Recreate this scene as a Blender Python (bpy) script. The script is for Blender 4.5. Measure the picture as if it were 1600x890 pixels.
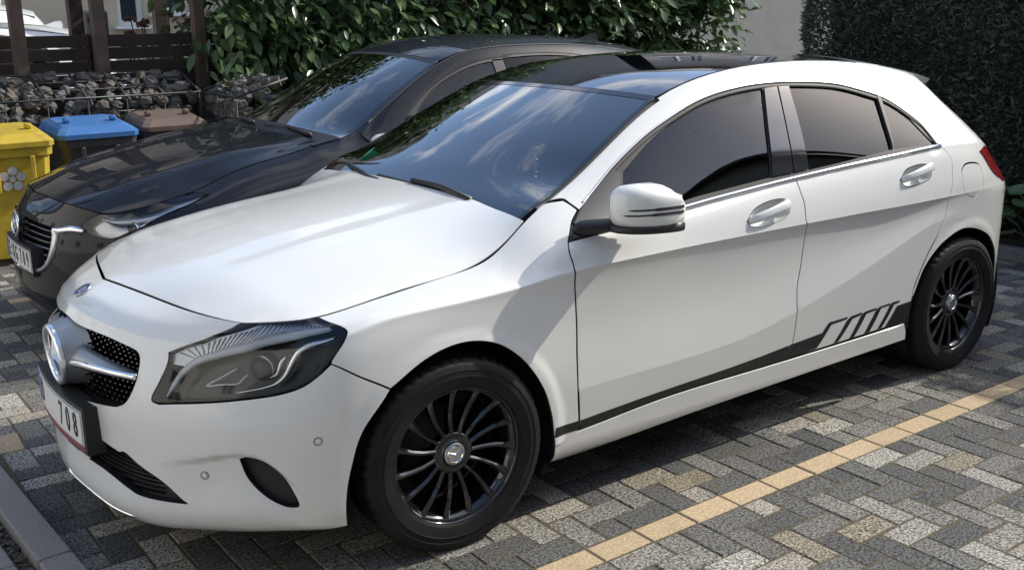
import bpy, math, random
import numpy as np
from mathutils import Matrix, Vector
from mathutils.geometry import delaunay_2d_cdt

# ------------------------------------------------------------------ camera, sky, sun, exposure
scene = bpy.context.scene
for o in list(bpy.data.objects): bpy.data.objects.remove(o)
COL = scene.collection
cam_data = bpy.data.cameras.new('camera')
cam = bpy.data.objects.new('camera', cam_data); COL.objects.link(cam)
cam_data.sensor_width = 36.0; cam_data.lens = 1630.45 / 1600 * 36
cam_data.clip_start = .05; cam_data.clip_end = 500
CR = Vector((-.80453507, .59380277, -.01102691)); CU = Vector((-.16029911, -.19923445, .96675221)); CF = Vector((-.5718632, -.77955366, -.25547716))
CAMPOS = Vector((1.60418, 3.33053, 1.62010))
cam.matrix_world = Matrix(((CR.x, CU.x, -CF.x, CAMPOS.x), (CR.y, CU.y, -CF.y, CAMPOS.y), (CR.z, CU.z, -CF.z, CAMPOS.z), (0, 0, 0, 1)))
scene.camera = cam
scene.render.resolution_x, scene.render.resolution_y = 1024, 569

SUN_EL = math.radians(35.5)
SUN_TO = Vector((-.978, .208, 0)).normalized() * math.cos(SUN_EL) + Vector((0, 0, math.sin(SUN_EL)))      # towards the sun
sl = bpy.data.lights.new('sun', 'SUN'); sl.energy = 2.45; sl.angle = math.radians(.55); sl.color = (1.0, .95, .84)
sun = bpy.data.objects.new('sun', sl); COL.objects.link(sun)
sun.rotation_euler = (-SUN_TO).to_track_quat('-Z', 'Y').to_euler(); sun.location = (-20, 5, 20)

world = bpy.data.worlds.new('World'); scene.world = world; world.use_nodes = True
wt = world.node_tree; wt.nodes.clear()
w_out = wt.nodes.new('ShaderNodeOutputWorld'); w_bg = wt.nodes.new('ShaderNodeBackground')
w_sky = wt.nodes.new('ShaderNodeTexSky'); w_sky.sky_type = 'NISHITA'; w_sky.sun_disc = False
w_sky.sun_elevation = SUN_EL; w_sky.sun_rotation = math.atan2(SUN_TO.x, SUN_TO.y)
w_sky.air_density = 1.0; w_sky.dust_density = 1.3; w_sky.ozone_density = 2.0
# broken cloud: a flat layer seen in perspective (direction divided by its height), the same all over the sky
w_geo = wt.nodes.new('ShaderNodeTexCoord')
w_sep = wt.nodes.new('ShaderNodeSeparateXYZ'); wt.links.new(w_geo.outputs['Generated'], w_sep.inputs[0])
w_h = wt.nodes.new('ShaderNodeMath'); w_h.operation = 'MAXIMUM'; w_h.inputs[1].default_value = .06; wt.links.new(w_sep.outputs['Z'], w_h.inputs[0])
w_div = wt.nodes.new('ShaderNodeVectorMath'); w_div.operation = 'DIVIDE'; wt.links.new(w_geo.outputs['Generated'], w_div.inputs[0])
w_cmb = wt.nodes.new('ShaderNodeCombineXYZ')
for i in range(3): wt.links.new(w_h.outputs[0], w_cmb.inputs[i])
wt.links.new(w_cmb.outputs[0], w_div.inputs[1])
w_map = wt.nodes.new('ShaderNodeMapping'); w_map.inputs['Location'].default_value = (14.7, 2.9, 0); w_map.inputs['Scale'].default_value = (1.0, 1.35, 1)
wt.links.new(w_div.outputs[0], w_map.inputs[0])
w_n = wt.nodes.new('ShaderNodeTexNoise'); w_n.inputs['Scale'].default_value = 1.35; w_n.inputs['Detail'].default_value = 8; w_n.inputs['Roughness'].default_value = .58
w_n.inputs['Distortion'].default_value = .35
wt.links.new(w_map.outputs[0], w_n.inputs['Vector'])
w_r = wt.nodes.new('ShaderNodeValToRGB'); w_r.color_ramp.elements[0].position = .54; w_r.color_ramp.elements[1].position = .70
wt.links.new(w_n.outputs['Fac'], w_r.inputs[0])
w_mix = wt.nodes.new('ShaderNodeMix'); w_mix.data_type = 'RGBA'
wt.links.new(w_r.outputs[0], w_mix.inputs['Factor']); wt.links.new(w_sky.outputs[0], w_mix.inputs[6]); w_mix.inputs[7].default_value = (6.0, 6.0, 6.1, 1)
wt.links.new(w_mix.outputs[2], w_bg.inputs[0]); w_bg.inputs[1].default_value = .15
wt.links.new(w_bg.outputs[0], w_out.inputs[0])
scene.view_settings.view_transform = 'Standard'; scene.view_settings.look = 'None'
scene.view_settings.gamma = 1.0; scene.view_settings.exposure = 0.95
# ------------------------------------------------------------------ materials
MATS = {}
def mat(name, col=(.5, .5, .5), rough=.5, metal=0, coat=0, spec=.5, noise=None, bump=None, alpha=None, emit=None, coat_rough=.03):
    """noise = (scale, col2, detail, lo, hi) object-space colour variation ; bump = (scale, strength, distance)"""
    if name in MATS: return MATS[name]
    m = bpy.data.materials.new(name); m.use_nodes = True; MATS[name] = m
    t = m.node_tree; b = t.nodes['Principled BSDF']
    b.inputs['Base Color'].default_value = (*col, 1); b.inputs['Roughness'].default_value = rough
    b.inputs['Metallic'].default_value = metal; b.inputs['Coat Weight'].default_value = coat; b.inputs['Coat Roughness'].default_value = coat_rough
    b.inputs['Specular IOR Level'].default_value = spec
    if emit: b.inputs['Emission Color'].default_value = (*emit[0], 1); b.inputs['Emission Strength'].default_value = emit[1]
    tc = t.nodes.new('ShaderNodeTexCoord')
    if noise:
        n = t.nodes.new('ShaderNodeTexNoise'); n.inputs['Scale'].default_value = noise[0]; n.inputs['Detail'].default_value = noise[2]
        t.links.new(tc.outputs['Object'], n.inputs['Vector'])
        r = t.nodes.new('ShaderNodeValToRGB'); r.color_ramp.elements[0].position = noise[3]; r.color_ramp.elements[1].position = noise[4]
        r.color_ramp.elements[0].color = (*col, 1); r.color_ramp.elements[1].color = (*noise[1], 1)
        t.links.new(n.outputs['Fac'], r.inputs[0]); t.links.new(r.outputs[0], b.inputs['Base Color'])
    if bump:
        n = t.nodes.new('ShaderNodeTexNoise'); n.inputs['Scale'].default_value = bump[0]; n.inputs['Detail'].default_value = 5
        t.links.new(tc.outputs['Object'], n.inputs['Vector'])
        u = t.nodes.new('ShaderNodeBump'); u.inputs['Strength'].default_value = bump[1]; u.inputs['Distance'].default_value = bump[2]
        t.links.new(n.outputs['Fac'], u.inputs['Height']); t.links.new(u.outputs[0], b.inputs['Normal'])
    return m
def glass(name, tint=(.6, .65, .65), ior=1.52, rough=0.0, boost=1.0):
    """thin vehicle / window glass: tinted see-through sheet with a mirror-like coat by Fresnel"""
    if name in MATS: return MATS[name]
    m = bpy.data.materials.new(name); m.use_nodes = True; MATS[name] = m
    t = m.node_tree; t.nodes.clear()
    o = t.nodes.new('ShaderNodeOutputMaterial'); mx = t.nodes.new('ShaderNodeMixShader')
    tr = t.nodes.new('ShaderNodeBsdfTransparent'); tr.inputs[0].default_value = (*tint, 1)
    gl = t.nodes.new('ShaderNodeBsdfGlossy'); gl.inputs['Roughness'].default_value = rough
    fr = t.nodes.new('ShaderNodeFresnel'); fr.inputs[0].default_value = ior
    mu = t.nodes.new('ShaderNodeMath'); mu.operation = 'MULTIPLY'; mu.use_clamp = True; mu.inputs[1].default_value = boost
    t.links.new(fr.outputs[0], mu.inputs[0]); t.links.new(mu.outputs[0], mx.inputs[0])
    t.links.new(tr.outputs[0], mx.inputs[1]); t.links.new(gl.outputs[0], mx.inputs[2]); t.links.new(mx.outputs[0], o.inputs[0])
    return m

# ------------------------------------------------------------------ objects
def tag(o, label=None, cat=None, group=None, kind=None):
    for k, v in (('label', label), ('category', cat), ('group', group), ('kind', kind)):
        if v: o[k] = v
    return o
def empty(name, loc=(0, 0, 0), rz=0, parent=None):
    o = bpy.data.objects.new(name, None); COL.objects.link(o); o.location = loc; o.rotation_euler = (0, 0, rz); o.empty_display_size = .1
    if parent: o.parent = parent
    return o
def link(name, me, parent=None, m=None):
    o = bpy.data.objects.new(name, me); COL.objects.link(o)
    if parent is not None: o.parent = parent
    if m is not None:
        me.materials.append(m)
        if me.get('dark_edge'): me.materials.append(MATS['rubber']); del me['dark_edge']  # black of the rubber stands in for the shade inside panel gaps
    return o
def mesh_from(V, F, smooth=True, N=None):
    me = bpy.data.meshes.new('m'); me.from_pydata([tuple(map(float, v)) for v in V], [], [tuple(int(i) for i in f) for f in F])
    if smooth: me.polygons.foreach_set('use_smooth', [True] * len(me.polygons))
    me.update()
    if N is not None: me.normals_split_custom_set_from_vertices([tuple(map(float, n)) for n in N])
    return me
class MB:
    """collects boxes, tubes, lathes and prisms into one mesh"""
    def __init__(s): s.V = []; s.F = []; s.S = []
    def add(s, V, F, smooth=False):
        b = len(s.V); s.V += [tuple(v) for v in V]; s.F += [tuple(i + b for i in f) for f in F]; s.S += [smooth] * len(F); return s
    def box(s, c, d, M=None, bev=0):
        cx, cy, cz = c; a, b, h = d[0] / 2, d[1] / 2, d[2] / 2
        if bev <= 0:
            V = [Vector((x, y, z)) for z in (-h, h) for x, y in ((-a, -b), (a, -b), (a, b), (-a, b))]
            F = [(3, 2, 1, 0), (4, 5, 6, 7), (0, 1, 5, 4), (1, 2, 6, 5), (2, 3, 7, 6), (3, 0, 4, 7)]
        else:
            e = min(bev, a * .9, b * .9, h * .9)
            ring = lambda i, z: [(-a + i, -b + i + (e if not i else 0) * 0, z), (a - i, -b + i, z), (a - i, b - i, z), (-a + i, b - i, z)]
            oct_ = lambda i, z: [(-a + i, -b + i + e, z), (-a + i + e, -b + i, z), (a - i - e, -b + i, z), (a - i, -b + i + e, z), (a - i, b - i - e, z), (a - i - e, b - i, z), (-a + i + e, b - i, z), (-a + i, b - i - e, z)]
            V = [Vector(v) for z, i in ((-h, e * .7), (-h + e, 0), (h - e, 0), (h, e * .7)) for v in oct_(i, z)]
            F = [tuple(range(7, -1, -1)), tuple(range(24, 32))]
            for k in range(3):
                for j in range(8): F.append((k * 8 + j, k * 8 + (j + 1) % 8, k * 8 + 8 + (j + 1) % 8, k * 8 + 8 + j))
        if M is not None: V = [M @ v for v in V]
        return s.add([(v[0] + cx, v[1] + cy, v[2] + cz) for v in V], F)
    def tube(s, P, r, n=8, closed=False, cap=True, sx=1.0):
        """r = number or list ; swept circle along P"""
        P = [Vector(q) for q in P]; m = len(P); R = r if isinstance(r, (list, tuple)) else [r] * m
        V = []; up = None
        for i, q in enumerate(P):
            t = (P[(i + 1) % m] - P[i - 1]) if closed else (P[min(i + 1, m - 1)] - P[max(i - 1, 0)])
            t.normalize()
            if up is None: up = Vector((0, 0, 1)) if abs(t.z) < .9 else Vector((1, 0, 0))
            a = t.cross(up)
            if a.length < 1e-5: a = t.orthogonal()
            a.normalize(); b = a.cross(t).normalized(); up = b
            for k in range(n):
                w = 2 * math.pi * k / n; V.append(q + (a * math.cos(w) * sx + b * math.sin(w)) * R[i])
        F = []
        for i in range(m if closed else m - 1):
            j = (i + 1) % m
            for k in range(n): F.append((i * n + k, j * n + k, j * n + (k + 1) % n, i * n + (k + 1) % n))
        if cap and not closed: F += [tuple(range(n)), tuple(range((m - 1) * n + n - 1, (m - 1) * n - 1, -1))]
        return s.add(V, F, True)
    def lathe(s, prof, n=48, M=None, smooth=True):
        """prof = [(radius, axial)] about local Z"""
        V = []
        for r, a in prof:
            for k in range(n):
                w = 2 * math.pi * k / n; V.append(Vector((r * math.cos(w), r * math.sin(w), a)))
        F = []
        for i in range(len(prof) - 1):
            for k in range(n): F.append((i * n + k, i * n + (k + 1) % n, (i + 1) * n + (k + 1) % n, (i + 1) * n + k))
        if M is not None: V = [M @ v for v in V]
        return s.add(V, F, smooth)
    def prism(s, poly, h0, h1, M=None):
        """2D polygon (ccw) extruded along local Z"""
        n = len(poly); V = [Vector((x, y, h0)) for x, y in poly] + [Vector((x, y, h1)) for x, y in poly]
        F = [tuple(range(n - 1, -1, -1)), tuple(range(n, 2 * n))] + [(i, (i + 1) % n, n + (i + 1) % n, n + i) for i in range(n)]
        if M is not None: V = [M @ v for v in V]
        return s.add(V, F)
    def build(s, name, m, parent=None, mirror=False):
        V = [(v[0], -v[1], v[2]) for v in s.V] if mirror else s.V
        F = [tuple(reversed(f)) for f in s.F] if mirror else s.F
        me = bpy.data.meshes.new(name); me.from_pydata([tuple(v) for v in V], [], F)
        me.polygons.foreach_set('use_smooth', s.S); me.update()
        return link(name, me, parent, m)

def poly_in(P, poly):
    """vectorised point in polygon"""
    x, y = P[:, 0], P[:, 1]; c = np.zeros(len(P), bool); n = len(poly); j = n - 1
    for i in range(n):
        xi, yi = poly[i]; xj, yj = poly[j]
        if yi != yj:
            k = ((yi > y) != (yj > y)) & (x < (xj - xi) * (y - yi) / (yj - yi) + xi); c ^= k
        j = i
    return c
def spline2(pts, n=6):
    """centripetal-ish Catmull-Rom through open 2D/3D polyline"""
    P = np.asarray(pts, float)
    if len(P) < 3: 
        t = np.linspace(0, 1, n + 1)[:, None]; return P[0] * (1 - t) + P[-1] * t
    E = np.vstack([2 * P[0] - P[1], P, 2 * P[-1] - P[-2]]); out = []
    for i in range(1, len(E) - 2):
        a, b, c, d = E[i - 1:i + 3]
        l0 = max(np.linalg.norm(b - a), 1e-9); l1 = max(np.linalg.norm(c - b), 1e-9); l2 = max(np.linalg.norm(d - c), 1e-9)
        m1 = (c - a) / (l0 + l1) * l1; m2 = (d - b) / (l1 + l2) * l1
        for k in range(n):
            t = k / n
            out.append((2*t**3-3*t*t+1)*b + (t**3-2*t*t+t)*m1 + (-2*t**3+3*t*t)*c + (t**3-t*t)*m2)
    out.append(P[-1]); return np.array(out)
def path2(segs, n=6):
    """closed outline from a list of smooth segments (corners where they meet)"""
    out = []
    for sg in segs:
        q = spline2(sg, n); out += list(q[:-1])
    return np.array(out)
def inset(poly, d):
    """shrink a closed 2D outline by d (either winding)"""
    P = np.asarray(poly, float); n = len(P)
    A = 0.5 * np.sum(P[:, 0] * np.roll(P[:, 1], -1) - np.roll(P[:, 0], -1) * P[:, 1])
    s = 1 if A > 0 else -1
    e = np.roll(P, -1, 0) - P; e /= np.linalg.norm(e, axis=1)[:, None] + 1e-12
    nn = np.stack([-e[:, 1], e[:, 0]], 1) * s; b = nn + np.roll(nn, 1, 0)
    l = np.linalg.norm(b, axis=1)[:, None]; b /= l + 1e-12
    k = d / np.clip((b * nn).sum(1), .5, 1)[:, None]
    return P + b * k
def dedupe(P, eps=1e-4):
    k = [i for i in range(len(P)) if np.linalg.norm(P[i] - P[i - 1]) > eps]; return P[k]
def trim(S, outer, holes=(), gap=.002, step=.02, off=0.0, flange=.014, mirror=False, both=False):
    """panel on surface S bounded by uv outlines; returns mesh with exact surface normals and folded-in edges"""
    L = np.array([S.Lu, S.Lv])
    loops = [dedupe(inset(np.asarray(outer) * L, gap))] + [dedupe(inset(np.asarray(h) * L, -gap)) for h in holes]
    if both: loops[0][loops[0][:, 0] < gap * 2.5, 0] = 0
    lo = loops[0].min(0); hi = loops[0].max(0)
    nx = max(2, int((hi[0] - lo[0]) / step)); ny = max(2, int((hi[1] - lo[1]) / step))
    gx, gy = np.meshgrid(np.linspace(lo[0], hi[0], nx + 1), np.linspace(lo[1], hi[1], ny + 1), indexing='ij')
    I = np.stack([gx.ravel(), gy.ravel()], 1)
    keep = poly_in(I, loops[0])
    for h in loops[1:]: keep &= ~poly_in(I, h)
    allb = np.vstack(loops)
    I = I[keep]
    d = np.min(((I[:, None, :] - allb[None]) ** 2).sum(2), 1) if len(I) else np.zeros(0)
    I = I[d > (step * .3) ** 2]
    pts = []; edges = []
    for lp in loops:
        b = len(pts); n = len(lp); pts += [Vector(q) for q in lp]; edges += [(b + i, b + (i + 1) % n) for i in range(n)]
    pts += [Vector(q) for q in I]
    v2, e2, f2 = delaunay_2d_cdt(pts, edges, [], 0, 1e-7)[:3]
    v2 = np.array([tuple(v) for v in v2]); f2 = np.array([f for f in f2 if len(f) == 3])
    c = v2[f2].mean(1); k = poly_in(c, loops[0])
    for h in loops[1:]: k &= ~poly_in(c, h)
    f2 = f2[k]
    uv = np.clip(v2 / L, 0, 1); P = S.ev(uv); N = S.nrm(uv)
    if both: N[uv[:, 0] < 1e-6, 1] = 0
    P = P + N * off
    a, b_, c_ = P[f2[:, 0]], P[f2[:, 1]], P[f2[:, 2]]
    fl = (np.cross(b_ - a, c_ - a) * N[f2[:, 0]]).sum(1) < 0
    f2[fl] = f2[fl][:, ::-1]
    F = [tuple(f) for f in f2]
    V = list(P); NN = list(N); ndark = None
    if flange:
        cnt = {}
        for f in F:
            for i in range(3):
                e = (f[i], f[(i + 1) % 3]); cnt[e] = cnt.get(e, 0) + 1
        bd = [e for e in cnt if (e[1], e[0]) not in cnt and not (abs(P[e[0], 1]) < 1e-5 and abs(P[e[1], 1]) < 1e-5)]
        top = {}; bot = {}
        latn = {}
        for a_, b2 in bd:
            t = P[b2] - P[a_]; ln = np.cross(t, N[a_]); 
            for q in (a_, b2): latn[q] = latn.get(q, 0) + ln
        for q, ln in latn.items():
            ln = ln / (np.linalg.norm(ln) + 1e-12)
            top[q] = len(V); V.append(P[q]); NN.append(ln * .75 + N[q] * .66)
            bot[q] = len(V); V.append(P[q] - N[q] * min(flange, .003) + ln * .0003); NN.append(ln)
        for a_, b2 in bd: F.append((top[b2], top[a_], bot[a_], bot[b2]))
        if flange > .009:                                            # shade of the panel gap, painted black below the body-colour edge
            low = {}
            for q, ln in latn.items(): low[q] = len(V); V.append(P[q] - N[q] * flange); NN.append(ln / (np.linalg.norm(ln) + 1e-12))
            ndark = len(F)
            for a_, b2 in bd: F.append((bot[b2], bot[a_], low[a_], low[b2]))
    V = np.array(V); NN = np.array(NN)
    NN /= np.linalg.norm(NN, axis=1)[:, None] + 1e-12
    if both:
        W = V * [1, -1, 1]; WN = NN * [1, -1, 1]; n = len(V)
        nF = len(F); F = F + [tuple(i + n for i in reversed(f)) for f in F]; V = np.vstack([V, W]); NN = np.vstack([NN, WN])
    elif mirror:
        V = V * [1, -1, 1]; NN = NN * [1, -1, 1]; F = [tuple(reversed(f)) for f in F]
    me = mesh_from(V, F, True, NN)
    if ndark is not None:
        mi = np.zeros(len(F), np.int32); mi[ndark:(nF if both else None)] = 1
        if both: mi[nF + ndark:] = 1
        me.polygons.foreach_set('material_index', mi); me['dark_edge'] = 1
    return me
def sheet(S, u=(0, 1), v=(0, 1), nu=40, nv=24, off=0.0, mirror=False, both=False):
    """untrimmed sheet of a surface"""
    uu = np.linspace(*u, nu + 1); vv = np.linspace(*v, nv + 1)
    UV = np.stack(np.meshgrid(uu, vv, indexing='ij'), -1).reshape(-1, 2)
    N = S.nrm(UV); P = S.ev(UV) + N * off
    F = []
    for i in range(nu):
        for j in range(nv):
            a = i * (nv + 1) + j; F.append((a, a + nv + 1, a + nv + 2, a + 1))
    F = np.array(F)
    if (np.cross(P[F[0, 1]] - P[F[0, 0]], P[F[0, 3]] - P[F[0, 0]]) @ N[F[0, 0]]) < 0: F = F[:, ::-1]
    F = [tuple(f) for f in F]; V = P; NN = N
    if both:
        n = len(V); F = F + [tuple(i + n for i in reversed(f)) for f in F]; V = np.vstack([V, V * [1, -1, 1]]); NN = np.vstack([NN, NN * [1, -1, 1]])
    elif mirror: V = V * [1, -1, 1]; NN = NN * [1, -1, 1]; F = [tuple(reversed(f)) for f in F]
    return mesh_from(V, F, True, NN)
# ------------------------------------------------------------------ surfaces (pure numpy)
def bs_basis(n, t):
    """clamped uniform cubic B-spline basis matrix, n controls, t in [0,1]"""
    t = np.clip(np.atleast_1d(np.asarray(t, float)), 0, 1 - 1e-9)
    m = n - 3; kn = np.concatenate([np.zeros(3), np.linspace(0, 1, m + 1), np.ones(3)])
    i = np.minimum((t * m).astype(int), m - 1) + 3                       # knot span
    N = np.zeros((4, len(t))); N[0] = 1; L = np.zeros((4, len(t))); R = np.zeros((4, len(t)))
    for d in range(1, 4):
        L[d] = t - kn[i + 1 - d]; R[d] = kn[i + d] - t; sv = np.zeros(len(t))
        for r in range(d):
            q = N[r] / (R[r + 1] + L[d - r]); N[r] = sv + R[r + 1] * q; sv = L[d - r] * q
        N[d] = sv
    B = np.zeros((len(t), n)); k = np.arange(len(t))
    for r in range(4): B[k, i - 3 + r] = N[r]
    return B

def greville(n):
    k = 3
    kn = np.concatenate([np.zeros(k), np.linspace(0, 1, n - k + 1), np.ones(k)])
    return np.array([kn[i + 1:i + k + 1].mean() for i in range(n)])

class Surf:
    def __init__(s, G, pull=.75, it=2, post=None):
        G = np.asarray(G, float); s.G = G; s.post = post
        nu, nv = G.shape[:2]
        Bu = bs_basis(nu, greville(nu)); Bv = bs_basis(nv, greville(nv))
        C = G.copy()
        for _ in range(it):
            C = C + pull * (G - np.einsum('ai,bj,ijk->abk', Bu, Bv, C))
        s.C = C; s.nu, s.nv = nu, nv
        Q = s.grid(np.linspace(0, 1, 25), np.linspace(0, 1, 25))
        s.Lu = np.linalg.norm(np.diff(Q, axis=0), axis=2).sum(0).mean()
        s.Lv = np.linalg.norm(np.diff(Q, axis=1), axis=2).sum(1).mean()
    def grid(s, u, v):
        P = np.einsum('ai,bj,ijk->abk', bs_basis(s.nu, u), bs_basis(s.nv, v), s.C)
        return s.post(P) if s.post else P
    def ev(s, uv):
        uv = np.atleast_2d(uv)
        P = np.einsum('aj,ajk->ak', bs_basis(s.nv, uv[:, 1]), (bs_basis(s.nu, uv[:, 0]) @ s.C.reshape(s.nu, -1)).reshape(-1, s.nv, 3))
        return s.post(P) if s.post else P
    def nrm(s, uv, e=1e-3):
        uv = np.atleast_2d(np.asarray(uv, float)); c = np.clip(uv, e, 1 - e)
        du = s.ev(c + [e, 0]) - s.ev(c - [e, 0]); dv = s.ev(c + [0, e]) - s.ev(c - [0, e])
        n = np.cross(du, dv)
        n /= np.linalg.norm(n, axis=1)[:, None] + 1e-12
        return n * s.sgn if hasattr(s, 'sgn') else n
    def orient(s, ref):
        s.sgn = 1.0
        uv = np.array([[.5, .5]])
        if (s.nrm(uv)[0] @ (s.ev(uv)[0] - np.array(ref))) < 0: s.sgn = -1.0
        return s

def ip(x, tab):
    """piecewise-linear table lookup, tab = [(x, v), ...] any order"""
    tab = sorted(tab); return np.interp(x, [a for a, _ in tab], [b for _, b in tab])

def insert_rows(G, j, fa):
    """add tight rows on both sides of row j; fa(i) = fraction of the way to the neighbour rows"""
    G = np.asarray(G, float); lo = []; hi = []
    for i in range(G.shape[0]):
        f = fa(i)
        lo.append(G[i, j] + (G[i, j - 1] - G[i, j]) * f); hi.append(G[i, j] + (G[i, j + 1] - G[i, j]) * f)
    return np.concatenate([G[:, :j], np.array(lo)[:, None], G[:, j:j + 1], np.array(hi)[:, None], G[:, j + 1:]], 1)

def arch_flare(cx, cz=.308, amp=.007):
    def post(P):
        P = P.copy(); r = np.hypot(P[..., 0] - cx, P[..., 2] - cz)
        w = np.clip((.405 - r) / .045, 0, 1); w = w * w * (3 - 2 * w)
        side = np.clip((np.abs(P[..., 1]) - .78) / .05, 0, 1)
        P[..., 1] += amp * w * side * np.sign(P[..., 1]); return P
    return post

def sstep(a, b, x):
    t = np.clip((x - a) / (b - a), 0, 1); return t * t * (3 - 2 * t)
_PK = np.array([(.44, .365), (.54, .398), (.62, .415), (.70, .440), (.735, .438), (.765, .412), (.79, .365), (.81, .31), (.83, .23)])
_yy = np.linspace(.40, .86, 400); _zz = np.convolve(np.pad(np.interp(_yy, _PK[:, 0], _PK[:, 1]), 30, 'edge'), np.hanning(61) / np.hanning(61).sum(), 'valid')
def nose_post(P):
    """wheel-arch flare and the dished pocket round the corner vent"""
    P = arch_flare(0.0)(P); y = P[..., 1]; z = P[..., 2]
    d = np.interp(y, _yy, _zz) - z
    k = sstep(0, .026, d) * sstep(.50, .68, y) * (1 - sstep(.07, .20, d)) * sstep(.84, .78, y) * (P[..., 0] > .38) * sstep(.175, .24, z)
    P[..., 0] -= .015 * k * .75; P[..., 1] -= .015 * k * .66
    return P
# ---- hatchback front: nose centre -> bumper corner -> fender -> A-pillar foot ; rows lip -> bonnet seam
FR = [
 [(.890,0,.155),(.926,0,.195),(.922,0,.28),(.908,0,.39),(.915,0,.50),(.910,0,.60),(.893,0,.70),(.868,0,.750),(.825,0,.788),(.758,0,.814)],
 [(.875,.2,.155),(.911,.2,.195),(.907,.2,.28),(.894,.2,.39),(.900,.2,.50),(.894,.2,.60),(.872,.2,.695),(.845,.2,.745),(.798,.2,.783),(.718,.2,.811)],
 [(.82,.40,.155),(.862,.40,.195),(.860,.40,.28),(.850,.40,.39),(.850,.40,.50),(.834,.40,.60),(.803,.40,.68),(.775,.40,.728),(.735,.40,.766),(.672,.398,.800)],
 [(.735,.52,.158),(.778,.543,.195),(.782,.548,.28),(.779,.55,.39),(.772,.55,.50),(.750,.55,.60),(.713,.547,.672),(.686,.545,.72),(.655,.543,.758),(.618,.54,.790)],
 [(.625,.64,.163),(.660,.665,.198),(.676,.668,.28),(.682,.668,.39),(.677,.668,.50),(.656,.665,.59),(.622,.656,.665),(.599,.650,.712),(.575,.646,.750),(.548,.648,.781)],
 [(.505,.735,.168),(.540,.758,.200),(.562,.762,.28),(.571,.760,.39),(.567,.759,.50),(.548,.757,.585),(.517,.748,.665),(.497,.736,.715),(.480,.722,.757),(.468,.702,.786)],
 [(.385,.815,.170),(.405,.835,.200),(.420,.840,.28),(.425,.840,.39),(.422,.842,.50),(.412,.843,.585),(.395,.836,.67),(.385,.820,.735),(.380,.795,.768),(.375,.742,.791)],
 [(.255,.842,.170),(.257,.858,.200),(.260,.863,.28),(.262,.864,.39),(.262,.867,.50),(.26,.869,.60),(.255,.864,.70),(.25,.845,.774),(.25,.800,.797),(.25,.747,.807)],
 [(.12,.850,.170),(.12,.866,.200),(.12,.872,.28),(.12,.874,.39),(.12,.878,.50),(.12,.877,.62),(.12,.868,.725),(.12,.857,.785),(.12,.805,.810),(.12,.745,.822)],
 [(-.05,.853,.170),(-.05,.870,.20),(-.05,.877,.28),(-.05,.880,.39),(-.05,.884,.50),(-.05,.882,.62),(-.05,.872,.730),(-.05,.866,.791),(-.05,.805,.822),(-.05,.742,.843)],
 [(-.20,.853,.170),(-.20,.871,.20),(-.20,.878,.28),(-.20,.882,.39),(-.20,.886,.50),(-.20,.883,.62),(-.20,.875,.735),(-.20,.874,.800),(-.20,.810,.838),(-.20,.739,.867)],
 [(-.33,.853,.170),(-.33,.872,.20),(-.33,.879,.28),(-.33,.883,.39),(-.33,.886,.50),(-.33,.880,.62),(-.33,.876,.745),(-.33,.881,.813),(-.33,.825,.878),(-.335,.722,.952)],
 [(-.46,.853,.170),(-.46,.872,.20),(-.46,.879,.28),(-.46,.883,.39),(-.46,.885,.50),(-.46,.877,.62),(-.46,.876,.75),(-.46,.887,.825),(-.46,.845,.906),(-.46,.697,1.018)],
 [(-.60,.853,.170),(-.60,.872,.20),(-.60,.879,.28),(-.60,.883,.39),(-.60,.885,.50),(-.60,.876,.62),(-.60,.876,.75),(-.60,.888,.827),(-.60,.838,.930),(-.60,.676,1.072)],
]
FR = np.array(FR)                                                    # extra row so that the fender top swells like the pillar it meets
_w = [(.5, .52)] * 10 + [(.49, .54), (.485, .56), (.485, .57), (.485, .57)]
_x = np.array([FR[i, 8] + (FR[i, 9] - FR[i, 8]) * [.5, a, c] for i, (a, c) in enumerate(_w)])
FR = np.concatenate([FR[:, :9], _x[:, None], FR[:, 9:]], 1)
FR = insert_rows(FR, 7, lambda i: ip(i, [(0, .40), (5, .40), (7, .30), (9, .24), (13, .24)]))
SF = Surf(FR, post=nose_post).orient((-.3, 0, .4))

# ---- bonnet: stations front -> cowl (u), rows centre -> seam (v)
HC = [(.758,.814),(.62,.858),(.45,.897),(.28,.927),(.10,.952),(-.08,.972),(-.24,.988),(-.372,1.000)]       # centre line
_uu = np.linspace(0, 1, 801); _edge = SF.ev(np.stack([_uu, _uu * 0 + 1], 1))           # the fender / nose edge the bonnet closes against
_ic = int(np.argmin(np.abs(_edge[:, 1] - .634) + (_edge[:, 0] < .5) * 9))                   # front corner by the lamp
_ie = int(np.argmin(np.abs(_edge[:, 0] + .366)))                                            # rear corner at the screen
FB = (0, .2, .4, .58, .74, .87, .95, 1.0)
HSX = [.475, .375, .235, .06, -.13, -.27]
HS = [_edge[_ic]] + [_edge[_ic + int(np.argmin(np.abs(_edge[_ic:, 0] - x)))] for x in HSX] + [_edge[_ie]]
HG = []
for k, ((cx, cz), (sx, sy, sz)) in enumerate(zip(HC, HS)):
    row = []
    for f in FB:
        x = cx + (sx - cx) * f ** 2.1; y = sy * f
        z = cz + (sz - cz) * (.55 * f ** 2 + .45 * f ** 5)
        b = min(1, k / 2) * (1 if k < 7 else .5)
        z += b * (.007 * math.exp(-((f - .60) / .09) ** 2) - .004 * math.exp(-((f - .78) / .09) ** 2))
        if k == 0:
            q = _edge[int(np.argmin(np.abs(_edge[:_ic + 1, 1] - y)))]; x, z = q[0], q[2]
        row.append((x, y, z))
    HG.append(row)
SH = Surf(HG, .8, 8).orient((0, 0, .4))

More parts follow.
